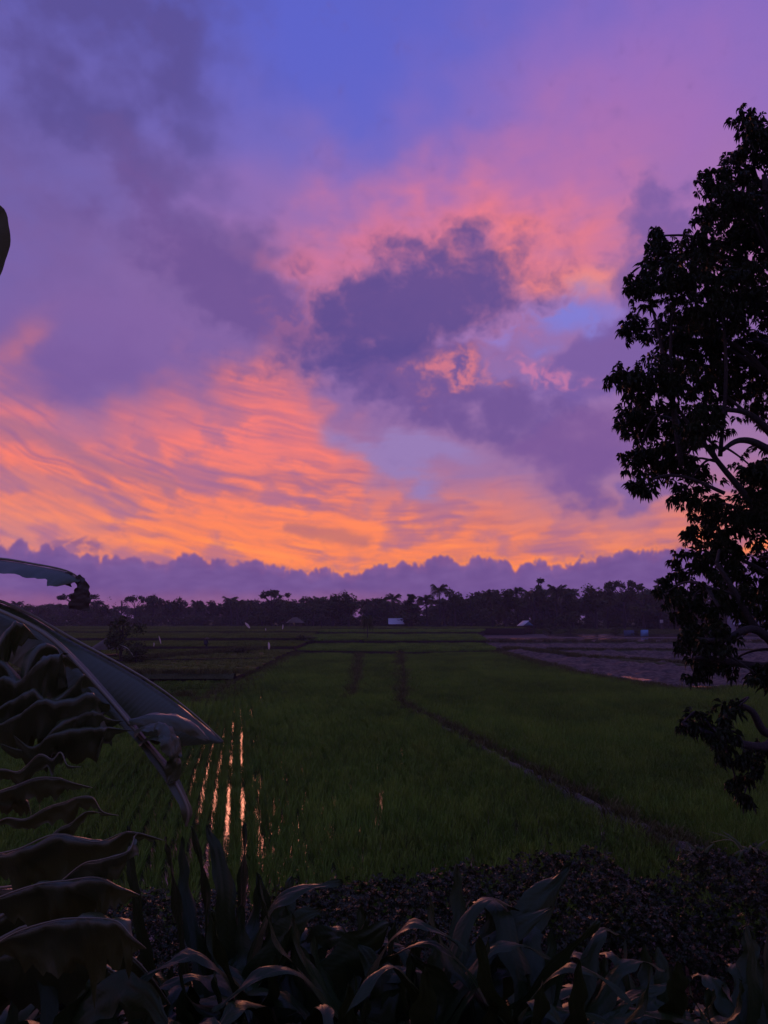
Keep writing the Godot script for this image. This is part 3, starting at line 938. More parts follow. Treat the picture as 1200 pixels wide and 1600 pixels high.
func build_far_wood():
	make_tree_kinds()
	# name, kind, x, distance, height, breadth, label
	var row := [
		["spreading_tree", "umbrella0", -121, 300, 12.2, 1.0, "flat topped spreading tree on the left skyline behind the hanging banana leaf tip"],
		["broadleaf_tree", "broad1", -134, 296, 9.6, 1.1, "broad dark tree at the far left end of the tree line above the banana leaf"],
		["broadleaf_tree", "broad2", -107, 290, 9.8, 1.1, "low rounded tree right of the flat topped one, behind the banana leaf tip"],
		["bare_tree", "sparse0", -90, 262, 11.0, 1.0, "thin nearly bare twiggy tree standing out of the left tree line"],
		["spreading_tree", "umbrella1", -94, 290, 11.0, 0.6, "small layered tree just left of the bare twiggy tree"],
		["broadleaf_tree", "round1", -80, 290, 9.9, 1.2, "low tree just right of the bare twiggy tree"],
		["broadleaf_tree", "round0", -87, 288, 12.0, 0.9, "round crowned tree, taller than its neighbours, left half of the tree line"],
		["broadleaf_tree", "round2", -78.5, 286, 11.6, 0.9, "second round crowned tall tree, to the right of the first"],
		["coconut_palm", "palm0", -72, 292, 10.6, 1.0, "small palm on the skyline, first right of the two round crowned trees"],
		["broadleaf_tree", "broad0", -64, 288, 9.8, 1.0, "dark bush like tree above the standing dark figure"],
		["coconut_palm", "palm1", -58, 290, 10.3, 1.0, "palm top left of the pale kite shaped flag"],
		["coconut_palm", "palm2", -49, 276, 9.5, 1.0, "palm top just above the pale kite shaped flag"],
		["spreading_tree", "umbrella2", -36.5, 250, 11.6, 0.75, "flat layered tree with a wide crown left of the dark thatched hut"],
		["broadleaf_tree", "broad1", -39, 246, 8.2, 1.1, "dark tree under the flat layered crown, left of the thatched hut"],
		["broadleaf_tree", "broad2", -29, 242, 10.0, 0.9, "dense tree right behind the dark thatched hut"],
		["coconut_palm", "palm0", -22.8, 246, 10.4, 1.0, "palm among broad trees, right of the thatched hut"],
		["broadleaf_tree", "broad0", -16, 240, 10.8, 1.05, "wide dark tree in the middle of the tree line, left of the shaggy young palm"],
		["broadleaf_tree", "round1", -11, 238, 11.0, 0.9, "tree with an uneven top directly left of the shaggy young palm"],
		["coconut_palm", "palm1", -5.4, 252, 9.2, 1.0, "palm seen over the shaggy young palm"],
		["broadleaf_tree", "round0", -1.0, 256, 9.2, 1.0, "small round tree between the shaggy young palm and the pale roofed shelter"],
		["coconut_palm", "palm2", 3.3, 242, 10.4, 1.1, "feathery palm straight above the pale roofed shelter"],
		["broadleaf_tree", "tall1", 8.2, 236, 9.4, 1.9, "dark cone shaped tree right behind the pale roofed shelter"],
		["coconut_palm", "palm0", 13.6, 238, 10.2, 1.1, "bushy palm left of the tall lone palm"],
		["coconut_palm", "palm1", 17.6, 242, 14.6, 0.82, "tall lone coconut palm rising clear above the tree line"],
		["broadleaf_tree", "round2", 21.6, 233, 12.0, 0.75, "dark leafy tree tight against the right of the tall lone palm"],
		["broadleaf_tree", "broad1", 27, 238, 10.0, 1.0, "broad tree filling the dip right of the tall lone palm"],
		["coconut_palm", "palm2", 32.6, 230, 11.2, 1.0, "palm leaning over the left shoulder of the high right wood"],
		["broadleaf_tree", "broad2", 36.2, 228, 12.6, 0.95, "high dense tree left above the blue gabled hut"],
		["coconut_palm", "palm0", 40.4, 230, 12.2, 0.9, "palm top straight above the blue gabled hut"],
		["coconut_palm", "palm1", 44.4, 228, 11.4, 1.0, "palm right above the blue gabled hut, lower than its left neighbour"],
		["slender_tree", "tuft0", 47.2, 230, 14.0, 0.9, "slender tree with a small round tuft at its top, right of the blue gabled hut"],
		["coconut_palm", "palm2", 51, 228, 12.6, 1.0, "ragged palm right of the slender tufted tree"],
		["broadleaf_tree", "broad0", 56, 228, 10.9, 1.0, "dark tree in the low gap between ragged palm and domed tree"],
		["broadleaf_tree", "round1", 62.4, 226, 12.4, 1.0, "dense dome shaped dark tree in the right wood"],
		["coconut_palm", "palm0", 67.6, 232, 11.4, 0.9, "palm between the domed tree and the tree with level arms"],
		["spreading_tree", "umbrella1", 71.6, 228, 12.6, 0.7, "tree with level spreading arms and sky under them, right wood"],
		["broadleaf_tree", "broad1", 76.6, 226, 12.6, 0.9, "tall dark tree right of the one with level arms"],
		["slender_tree", "tuft1", 81, 224, 13.6, 1.0, "narrow high tree beside the near tree's leaves"],
		["broadleaf_tree", "broad2", 88, 226, 13.0, 1.0, "dark tree seen through the near tree, left of the blue walled house"],
		["broadleaf_tree", "broad0", 97, 232, 13.0, 1.1, "dark tree seen through the near tree, above the blue walled house"],
		["coconut_palm", "palm1", 106, 234, 13.0, 1.0, "palm seen through the near tree, right of the blue walled house"],
		["broadleaf_tree", "broad1", 116, 236, 12.6, 1.1, "dark tree at the far right end of the tree line"],
	]
	for t in row:
		tree(t[0], t[6], "", t[1], t[2], t[3], t[4] * (1.13 if t[2] > -12.0 else 1.04) * (0.93 if t[0] == "coconut_palm" and t[4] > 14.0 else 1.0), 1.7, t[5])
	# undergrowth along their feet and the mass of wood behind
	var shrub := crown(lobes_of("broad", 5), 500, 0.06, 801)
	var at := []
	for i in 240:
		var x := rng.randf_range(-150.0, 135.0)
		var d := rng.randf_range(-3.0, 8.0) + (252.0 if x < 36 else 230.0)
		if x < -45:
			d += 26.0
		var s := rng.randf_range(2.6, 6.2)
		at.append(Transform3D(Basis(Vector3.UP, rng.randf() * TAU).scaled(Vector3(s, s * 0.9, s)), Vector3(x, 1.6 - s * 0.1, -d)))
	tag(scatter("undergrowth", shrub, M.crown, at, self), "dark undergrowth closing the feet of the far trees", "undergrowth")
	var o := thing("far_wood", "mass of dim wood behind the row of far trees, palms among it", "wood")
	o.set_meta("kind", "stuff")
	var kinds := ["broad0", "broad1", "broad2", "round0", "round1", "tall0", "umbrella0", "palm0", "palm1", "palm2"]
	for k in kinds.size():
		at = []
		for i in (46 if k < 4 else 26):
			var x := rng.randf_range(-1.0, 1.0)
			var d := rng.randf_range(262.0, 430.0)
			x *= d * 0.62
			var s := rng.randf_range(8.0, 11.0) + d * 0.004
			if x / d < -0.2:
				s *= rng.randf_range(0.85, 1.0)
				d += 60.0
			elif x / d > 0.12:
				s *= rng.randf_range(1.1, 1.36)
			if kinds[k].begins_with("palm"):
				s *= 1.08
			at.append(Transform3D(Basis(Vector3.UP, rng.randf() * TAU).scaled(Vector3(s * 1.1, s, s * 1.1)), Vector3(x, 1.6, -d)))
		var pair: Array = tree_kinds[kinds[k]]
		var lifted := []
		if kinds[k].begins_with("palm"):
			for t in at:
				lifted.append(t.translated_local(Vector3(0.06, 0.78, 0)))
		scatter("crown", pair[0], M.frond if kinds[k].begins_with("palm") else M.crown, lifted if lifted else at, o)
		scatter("trunk", pair[1], M.bark, at, o)

# ---------------------------------------------------------------- huts, flags, the figure and other things in the fields
func post(st: SurfaceTool, p: Vector3, h: float, r: float):
	tube(st, [p, p + Vector3(0.01, h * 0.5, 0), p + Vector3(0, h, 0)], r, r * 0.9, 7)

func build_field_things():
	# pale roofed shelter: four posts and one sloping sheet of metal
	var o := thing("field_shelter", "open field shelter with a pale sloping sheet roof, in front of the middle trees", "shelter", Vector3(3.9, 2.15, -238))
	for p in [Vector3(-2.1, 0, 0.6), Vector3(1.9, 0, 0.6), Vector3(-2.1, 0, -1.6), Vector3(1.9, 0, -1.6)]:
		var st := begin()
		post(st, Vector3(p.x, -0.1, p.z), 0.95 if p.z > 0 else 2.55, 0.12)
		part("post", finish(st), M.wood, o)
	var sheet := begin()
	for k in 20:
		var x0 := -2.55 + k * 0.25
		for q in [[x0, x0 + 0.125, 0.0, 0.06], [x0 + 0.125, x0 + 0.25, 0.06, 0.0]]:
			quad(sheet, Vector3(q[0], 0.8 + q[2], 1.0), Vector3(q[0], 2.6 + q[2], -1.9), Vector3(q[1], 2.6 + q[3], -1.9), Vector3(q[1], 0.8 + q[3], 1.0))
	part("roof", finish(sheet), M.sheet_metal, o)
	var bench := begin()
	block(bench, Vector3(0, 0.35, -0.5), Vector3(4.0, 0.08, 1.6))
	part("bench", finish(bench), M.wood, o)
	# blue gabled hut
	o = thing("blue_gabled_hut", "small hut with a blue gable and pale roof edge under the right wood", "hut", Vector3(40.6, 1.45, -219))
	o.rotation.y = 0.35
	for p in [Vector3(-1.5, 0, 1.2), Vector3(1.5, 0, 1.2), Vector3(-1.5, 0, -1.2), Vector3(1.5, 0, -1.2)]:
		var st := begin()
		post(st, p - Vector3(0, 1.0, 0), 2.4, 0.1)
		part("post", finish(st), M.wood, o)
	for s in [-1.0, 1.0]:
		var st := begin()
		block(st, Vector3(s * 1.05, 1.95, 0), Vector3(2.5, 0.1, 3.4), Basis(Vector3(0, 0, 1), -s * 0.62))
		part("roof_slope", finish(st), M.sheet_metal if s < 0 else M.thatch, o)
	var gable := begin()
	for z in [1.45, 1.40]:
		tri(gable, Vector3(-1.5, 1.35, z), Vector3(0, 2.45, z), Vector3(1.5, 1.35, z))
	quad(gable, Vector3(-1.5, 1.35, 1.45), Vector3(1.5, 1.35, 1.45), Vector3(1.5, 1.35, 1.40), Vector3(-1.5, 1.35, 1.40))
	part("gable", finish(gable), M.blue_sheet, o)
	var wall := begin()
	block(wall, Vector3(0, 0.3, -0.6), Vector3(2.9, 2.0, 1.1))
	part("wall", finish(wall), M.wood, o)
	# thatched huts
	for k in 2:
		o = thing("thatched_hut", ["dark thatched hut under the trees, left of the middle", "dark little thatched hut beside the leafy shrub, at the edge of the banana leaf"][k], "hut", [Vector3(-24.2, 2.15, -209), Vector3(-30.0, 0.5, -84)][k])
		var sc: float = [1.25, 0.95][k]
		o.scale = Vector3.ONE * sc
		o.rotation.y = [0.3, 0.6][k]
		for p in [Vector3(-1.2, 0, 1.0), Vector3(1.2, 0, 1.0), Vector3(-1.2, 0, -1.0), Vector3(1.2, 0, -1.0)]:
			var st := begin()
			post(st, p - Vector3(0, 0.3, 0), 1.7, 0.07)
			part("post", finish(st), M.wood, o)
		var roof := begin()
		var a := [Vector3(-1.8, 1.15, 1.6), Vector3(1.8, 1.15, 1.6), Vector3(1.8, 1.15, -1.6), Vector3(-1.8, 1.15, -1.6)]
		var b := [Vector3(-0.45, 2.35, 0.1), Vector3(0.45, 2.35, 0.1), Vector3(0.45, 2.35, -0.1), Vector3(-0.45, 2.35, -0.1)]
		for j in 4:
			quad(roof, a[j], b[j], b[(j + 1) % 4], a[(j + 1) % 4])
		quad(roof, b[0], b[3], b[2], b[1])
		quad(roof, a[0], a[1], a[2], a[3])
		part("roof", finish(roof), M.thatch, o)
		var floor := begin()
		block(floor, Vector3(0, 0.5, 0), Vector3(2.6, 0.12, 2.2))
		part("platform", finish(floor), M.wood, o)
	# bird scaring flags on bamboo canes
	var flags := [
		["pale kite shaped flag on a tall cane, highest above the left fields", Vector3(-19.4, 1.05, -107), 2.9, 0.34, 1.1, 0.75],
		["orange tinted flag on a cane at the edge of the rough terrace", Vector3(-13.2, 0.7, -88), 1.25, 0.26, 0.85, 0.1],
		["small white flag, left of two far ones on the long terrace", Vector3(-25.0, 1.6, -162), 1.0, 0.22, 0.55, 0.1],
		["small white flag, right and taller of two far ones on the long terrace", Vector3(-21.6, 1.6, -164), 1.6, 0.26, 1.1, -0.05],
		["slim white strip standing beside the leafy shrub, taller of two", Vector3(-25.2, 0.75, -86), 1.9, 0.13, 1.0, 0.35],
		["slim white strip standing beside the leafy shrub, shorter of two", Vector3(-25.7, 0.75, -86), 1.35, 0.10, 0.5, 0.05],
	]
	for f in flags:
		o = thing("scarer_flag", f[0], "flag", f[1], "bird scaring flags in the fields")
		var st := begin()
		tube(st, [Vector3(0, -0.2, 0), Vector3(0.02, f[2] * 0.5, 0), Vector3(0, f[2] + f[4] * 0.35, 0)], 0.014, 0.008, 6)
		part("cane", finish(st), M.wood, o)
		var tilt: float = f[5]
		var dn := Vector3(sin(tilt), -cos(tilt), 0.15)
		var top := Vector3(0, f[2] + f[4] * 0.35, 0.01)
		part("cloth", leaf([top, top + dn * f[4] * 0.5 + Vector3(0.03, 0, 0.04), top + dn * f[4]], f[3] * 0.5, "oval", Vector3(0, 0.2, 1), 0.3, 0.25, 0.0, f[2], 12, 2), M.plastic, o)
	# shaggy young palm and its neighbours
	o = tree("young_palm", "shaggy young palm alone on the path between the far rice terraces", "", "shaggy0", -3.0, 139, 5.0, 1.0, 0.75)
	o = tree("young_palm", "arching young palm against the trees, left of the shaggy one", "", "palm1", -9.8, 214, 3.6, 2.1, 1.3, M.crown_pale)
	o = tree("young_palm", "small spreading palm by the thatched hut, right side", "", "palm2", -17.5, 216, 4.4, 2.1, 1.2, M.crown_pale)
	o = tree("young_palm", "low spreading palm left of the thatched hut under the trees", "", "palm0", -28.5, 220, 3.8, 2.1, 1.2, M.crown_pale)
	o = tree("leafy_shrub", "pale round bush at the foot of the trees right of the pale roofed shelter", "", "bush2", 15.8, 226, 3.6, 1.9, 1.5, M.crown_pale)
	o = tree("leafy_shrub", "leafy shrub with loose branches on the left terraces, partly behind the banana leaf", "", "bush0", -26.6, 78, 5.6, 0.5, 0.8)
	o = tree("leafy_shrub", "low dark shrub at the right foot of the big leafy shrub", "", "bush1", -24.4, 76, 2.6, 0.5, 1.1)
	o = tree("leafy_shrub", "low bush", "", "bush0", 46.6, 215, 3.4, 0.5, 1.3)
	o.set_meta("label", "low bush close on the right of the blue gabled hut")
	o = tree("leafy_shrub", "low bush at the left end of the bright water strip", "", "bush1", 52.4, 216, 3.0, 0.5, 1.4)
	o = tree("leafy_shrub", "small dark bush standing before the bright water strip", "", "bush1", 55.4, 184, 3.0, 0.6, 0.9)
	o = tree("leafy_shrub", "squat dark bush right of the one before the bright water strip", "", "bush2", 61.0, 186, 2.3, 0.6, 1.1)
	o = tree("leafy_shrub", "dark mound of weeds on the left terrace right of the standing figure", "", "bush0", -17.0, 93, 1.3, 0.45, 2.6)
	o = tree("leafy_shrub", "dark weeds on the terrace edge left of the field path", "", "bush1", -13.4, 128, 1.6, 0.8, 3.0)
	# pale arching frond beside the shrub
	part("frond", leaf([Vector3(-0.02, 0.05, 0.1), Vector3(0.35, 0.55, 0.2), Vector3(0.75, 0.72, 0.3)], 0.035, "oval", Vector3.UP, 0.5, 0.1, 0.0, 2.0, 14, 2), M.plastic.duplicate(), get_node("leafy_shrub_002"))
	get_node("leafy_shrub_002/frond").material_override.albedo_color = lin(0.22, 0.21, 0.13)
	# blue sheet by the water, a small board at the wood
	o = thing("blue_screen", "pale blue sheet stretched between two stakes by the bright water, right", "screen", Vector3(64.4, 0.3, -190))
	var scr := begin()
	block(scr, Vector3(0, 0.95, 0), Vector3(1.9, 1.5, 0.03))
	part("sheet", finish(scr), M.blue_sheet, o)
	for x in [-1.0, 1.0]:
		var st := begin()
		post(st, Vector3(x, -0.1, 0), 1.9, 0.05)
		part("stake", finish(st), M.wood, o)
	o = thing("blue_screen", "dim grey blue netting on stakes, left beside the pale blue sheet", "screen", Vector3(60.9, 0.3, -190))
	scr = begin()
	block(scr, Vector3(0, 0.9, 0), Vector3(3.2, 1.4, 0.03))
	part("sheet", finish(scr), mat(lin(0.05, 0.075, 0.12), 0.9), o)
	for x in [-1.65, 1.65]:
		var st := begin()
		post(st, Vector3(x, -0.1, 0), 1.8, 0.05)
		part("stake", finish(st), M.wood, o)
	o = thing("small_board", "small pale board on a post at the edge of the right wood", "sign", Vector3(80.6, 1.7, -222.8))
	var st2 := begin()
	post(st2, Vector3(0, -0.1, 0), 2.2, 0.06)
	part("post", finish(st2), M.wood, o)
	st2 = begin()
	block(st2, Vector3(0, 2.2, 0.09), Vector3(0.95, 0.95, 0.05))
	part("board", finish(st2), M.plaster, o)
	# house seen through the near tree
	o = thing("village_house", "two storey house with dusky walls and pale awnings, seen through the near tree", "house", Vector3(98, 0.9, -205))
	o.rotation.y = -0.35
	var w := begin()
	block(w, Vector3(0, 3.0, 0), Vector3(11, 6.6, 7))
	part("wall", finish(w), mat(lin(0.20, 0.20, 0.25), 0.85), o)
	for s in [-1.0, 1.0]:
		w = begin()
		block(w, Vector3(0, 7.35, s * 2.1), Vector3(12.2, 0.18, 5.0), Basis(Vector3.RIGHT, s * 0.5))
		part("roof_slope", finish(w), mat(lin(0.13, 0.11, 0.11), 0.8), o)
	for y in [2.6, 5.6]:
		w = begin()
		block(w, Vector3(-3.4, y, 4.1), Vector3(3.0, 0.1, 1.5), Basis(Vector3.RIGHT, 0.3))
		part("awning", finish(w), M.sheet_metal, o)
		for x in [-3.4, 0.6, 3.6]:
			w = begin()
			block(w, Vector3(x, y - 1.1, 3.52), Vector3(1.3, 1.3, 0.06))
			var win := part("window", finish(w), M.dark_glass, o)
			w = begin()
			for q in [[-0.69, 0.0, 0.08, 1.46], [0.69, 0.0, 0.08, 1.46], [0.0, 0.69, 1.3, 0.08], [0.0, -0.69, 1.3, 0.08]]:
				block(w, Vector3(x + q[0], y - 1.1 + q[1], 3.55), Vector3(q[2], q[3], 0.1))
			part("frame", finish(w), M.plaster, win)
	build_person()

# the dark figure on the terrace: one body grown from tapered limbs
func capsule(p: Vector3, a: Vector3, b: Vector3, ra: float, rb: float) -> float:
	var ab := b - a
	var t := clampf((p - a).dot(ab) / ab.length_squared(), 0.0, 1.0)
	return p.distance_to(a + ab * t) - lerpf(ra, rb, t)

func body_mesh(bones: Array, lo: Vector3, hi: Vector3, cell: float, blend: float) -> ArrayMesh:
	var n := Vector3i(((hi - lo) / cell).ceil())
	var f := PackedFloat32Array()
	f.resize((n.x + 1) * (n.y + 1) * (n.z + 1))
	var sx := 1
	var sy := n.x + 1
	var sz := (n.x + 1) * (n.y + 1)
	for z in n.z + 1:
		for y in n.y + 1:
			for x in n.x + 1:
				var p := lo + Vector3(x, y, z) * cell
				var v := 9.0
				for b in bones:
					var d := capsule(p, b[0], b[1], b[2], b[3])
					var h := clampf(0.5 + 0.5 * (v - d) / blend, 0.0, 1.0)
					v = lerpf(v, d, h) - blend * h * (1.0 - h)
				f[x + y * sy + z * sz] = v
	var verts := {}
	for z in n.z:
		for y in n.y:
			for x in n.x:
				var o := x + y * sy + z * sz
				var c := Vector3.ZERO
				var hits := 0
				for e in [[0, 1], [0, 2], [0, 4], [1, 3], [1, 5], [2, 3], [2, 6], [3, 7], [4, 5], [4, 6], [5, 7], [6, 7]]:
					var pa := Vector3(e[0] & 1, (e[0] >> 1) & 1, e[0] >> 2)
					var pb := Vector3(e[1] & 1, (e[1] >> 1) & 1, e[1] >> 2)
					var va := f[o + int(pa.x) * sx + int(pa.y) * sy + int(pa.z) * sz]
					var vb := f[o + int(pb.x) * sx + int(pb.y) * sy + int(pb.z) * sz]
					if (va < 0.0) != (vb < 0.0):
						c += pa.lerp(pb, va / (va - vb))
						hits += 1
				if hits:
					verts[o] = lo + (Vector3(x, y, z) + c / hits) * cell
	var st := begin()
	st.set_smooth_group(0)
	for o in verts:
		for ax in [[sx, sy, sz], [sy, sz, sx], [sz, sx, sy]]:
			if f.size() <= o + ax[0] or (f[o] < 0.0) == (f[o + ax[0]] < 0.0):
				continue
			var q := [o, o - ax[1], o - ax[1] - ax[2], o - ax[2]]
			if not (verts.has(q[1]) and verts.has(q[2]) and verts.has(q[3])):
				continue
			if f[o] < 0.0:
				quad(st, verts[q[0]], verts[q[3]], verts[q[2]], verts[q[1]])
			else:
				quad(st, verts[q[0]], verts[q[1]], verts[q[2]], verts[q[3]])
	st.index()
	return finish(st)

func build_person():
	var o := thing("person", "person in dark clothes standing on the left terrace, a load on the back", "person", Vector3(-22.6, 0.72, -98))
	o.rotation.y = 2.4
	var s := Vector3(-1, 1, 1)
	var bones := [[Vector3(0, 0.95, 0), Vector3(0, 1.2, 0.03), 0.155, 0.15], [Vector3(0, 1.2, 0.03), Vector3(0, 1.38, 0.06), 0.15, 0.13], [Vector3(-0.15, 1.4, 0.06), Vector3(0.15, 1.4, 0.06), 0.075, 0.075], [Vector3(0, 1.42, 0.07), Vector3(0, 1.53, 0.10), 0.055, 0.05]]
	for k in 2:
		var m := s if k == 0 else Vector3.ONE
		var st := 0.1 if k == 0 else -0.08
		bones.append([Vector3(0.09, 0.92, 0) * m, Vector3(0.10, 0.5, 0.03 + st * 0.5) * m, 0.095, 0.062])
		bones.append([Vector3(0.10, 0.5, 0.03 + st * 0.5) * m, Vector3(0.10, 0.07, st) * m, 0.06, 0.042])
		bones.append([Vector3(0.10, 0.045, st - 0.04) * m, Vector3(0.11, 0.035, st + 0.15) * m, 0.045, 0.035])
		bones.append([Vector3(0.19, 1.39, 0.06) * m, Vector3(0.26, 1.13, 0.04) * m, 0.055, 0.045])
		bones.append([Vector3(0.26, 1.13, 0.04) * m, Vector3(0.20, 0.98, 0.22) * m, 0.043, 0.033])
		bones.append([Vector3(0.20, 0.98, 0.22) * m, Vector3(0.17, 0.95, 0.30) * m, 0.038, 0.028])
	bones.append([Vector3(0, 1.58, 0.10), Vector3(0, 1.66, 0.10), 0.085, 0.095])
	bones.append([Vector3(0, 1.57, 0.17), Vector3(0, 1.60, 0.19), 0.03, 0.025])
	part("body", body_mesh(bones, Vector3(-0.42, -0.05, -0.3), Vector3(0.42, 1.82, 0.46), 0.03, 0.05), M.shirt, o)
	var hat := begin()
	var prev := []
	for r in [[0.30, 1.62], [0.2, 1.70], [0.08, 1.79], [0.0, 1.82]]:
		var ring := []
		for k in 14:
			ring.append(Vector3(cos(TAU * k / 14) * r[0], r[1], sin(TAU * k / 14) * r[0] + 0.1))
		if prev:
			for k in 14:
				quad(hat, prev[k], prev[(k + 1) % 14], ring[(k + 1) % 14], ring[k])
		prev = ring
	part("hat", finish(hat), M.thatch, o)
	var bundle := body_mesh([[Vector3(-0.1, 1.0, -0.22), Vector3(0.06, 1.34, -0.2), 0.2, 0.17]], Vector3(-0.4, 0.7, -0.5), Vector3(0.4, 1.6, 0.1), 0.04, 0.02)
	tag(part("sack", bundle, M.shirt, self), "dark sack carried on the back of the standing person", "sack")
	get_node("sack").transform = o.transform

# ---------------------------------------------------------------- hedge
func sprig(sd: int, n: int, size: float) -> ArrayMesh:
	var r := RandomNumberGenerator.new()
	r.seed = sd
	var st := begin()
	for i in n:
		var an := i * 2.4 + r.randf()
		var rise := r.randf_range(-0.1, 0.9)
		var d := Vector3(cos(an) * cos(rise), sin(rise), sin(an) * cos(rise))
		var s := d.cross(Vector3.UP).normalized() * size * 0.24
		var o := Vector3(0, size * 0.35 * i / n, 0)
		var len := size * r.randf_range(0.7, 1.2)
		var dip := Vector3.DOWN * len * 0.12
		var mid := o + d * len * 0.5
		quad(st, o, mid + s - dip * 0.3, o + d * len + dip, mid + dip * 0.7)
		quad(st, o, mid + dip * 0.7, o + d * len + dip, mid - s - dip * 0.3)
	return finish(st)

func hedge_top(x: float) -> float:
	return lerpf(1.30, 1.86, smoothstep(-2.2, 3.2, x)) - 0.32 * exp(-pow((x - 3.5) / 0.5, 2.0)) + 0.16 * soft.get_noise_2d(x * 1.3, 3.0)

func build_hedge():
	var o := thing("hedge", "wide clipped hedge of small glossy dark leaves between the garden plants and the rice", "hedge", Vector3(0, 0, 0))
	var sprigs := []
	for k in 3:
		sprigs.append(sprig(400 + k, 9, 0.043))
	var lists := [[], [], []]
	for i in 42000:
		var x := rng.randf_range(-4.4, 9.6)
		var d := rng.randf_range(8.3, 10.9)
		var top := hedge_top(x) + 0.12 * soft.get_noise_2d(x * 1.7, d * 1.7) - 0.5 * pow(maxf(0.0, 8.9 - d), 2.0)
		var base := 0.45
		var y := top - absf(rng.randfn()) * 0.10
		if i % 3 == 0:
			y = rng.randf_range(base, top)
			d = 8.3 + 0.22 * absf(rng.randfn())
		elif i % 3 == 1 and rng.randf() < 0.4:
			y = rng.randf_range(base, top)
		if rng.randf() < 0.02:
			y = top + rng.randf() * 0.12
		var b := Basis.from_euler(Vector3(rng.randfn() * 0.6, rng.randf() * TAU, rng.randfn() * 0.6)).scaled(Vector3.ONE * rng.randf_range(0.7, 1.25))
		lists[rng.randi() % 3].append(Transform3D(b, Vector3(x, y, -d)))
	for k in 3:
		scatter("foliage", sprigs[k], M.hedge, lists[k], o)
	for k in 26:
		var x := -4.2 + k * 0.54
		var st := begin()
		var z := -9.5 + rng.randfn() * 0.3
		tube(st, [Vector3(x, 0.3, z), Vector3(x + rng.randfn() * 0.1, 0.8, z), Vector3(x + rng.randfn() * 0.2, 1.15, z + rng.randfn() * 0.2)], 0.03, 0.008, 5)
		part("stem", finish(st), M.bark, o)
	# weeds standing out of the hedge's far edge
	var spots := [[5.05, 11.0, 0.75, "pale green strap leaved weed behind the hedge, nearest the end of the earth bank"], [5.75, 11.1, 0.65, "strap leaved weed at the back of the hedge, right of the pale green one"], [4.45, 11.2, 0.42, "small strap leaved weed by the muddy end of the earth bank"], [6.7, 11.2, 0.5, "strap leaved weed at the back of the hedge by the right border"]]
	for s in spots:
		var w := thing("strap_weed", s[3], "weed", Vector3(s[0], hedge_top(s[0]) - 0.35, -s[1]))
		for k in 13:
			var an := k * 2.4
			var out := Vector3(cos(an), 0, sin(an))
			var len: float = s[2] * rng.randf_range(0.6, 1.0)
			part("leaf", leaf([Vector3.ZERO, out * len * 0.28 + Vector3.UP * len * 0.55, out * len * 0.75 + Vector3.UP * len * rng.randf_range(0.35, 0.75)], 0.028, "oval", Vector3.UP - out * 0.4, 0.35, 0.1, 0.0, k, 10, 1), M.weed, w)

# ---------------------------------------------------------------- the near tree with drooping leaves
func whorl(sd: int, n: int) -> ArrayMesh:
	var r := RandomNumberGenerator.new()
	r.seed = sd
	var st := begin()
	for i in n:
		var an := i * 2.4 + r.randf() * 0.8
		var out := Vector3(cos(an), 0, sin(an))
		var side := Vector3(-out.z, 0, out.x) * r.randf_range(0.013, 0.019)
		var len := r.randf_range(0.13, 0.21)
		var lift := r.randf_range(-0.5, 0.5)
		var o := Vector3(0, -0.03 + 0.06 * i / n, 0)
		var a := o + (out * 0.75 + Vector3.UP * lift).normalized() * len * 0.38
		var b := a + (out * 0.55 + Vector3.UP * (lift - 1.0)).normalized() * len * 0.34
		var c := b + (out * 0.25 + Vector3.UP * (lift - 2.0)).normalized() * len * 0.34
		var fold := Vector3.UP * 0.007
		for s in [-1.0, 1.0]:
			quad(st, o, a + side * s * 0.9 + fold, b + side * s + fold, b)
			tri(st, o, b, a)
			tri(st, b, b + side * s + fold, c)
	return finish(st)

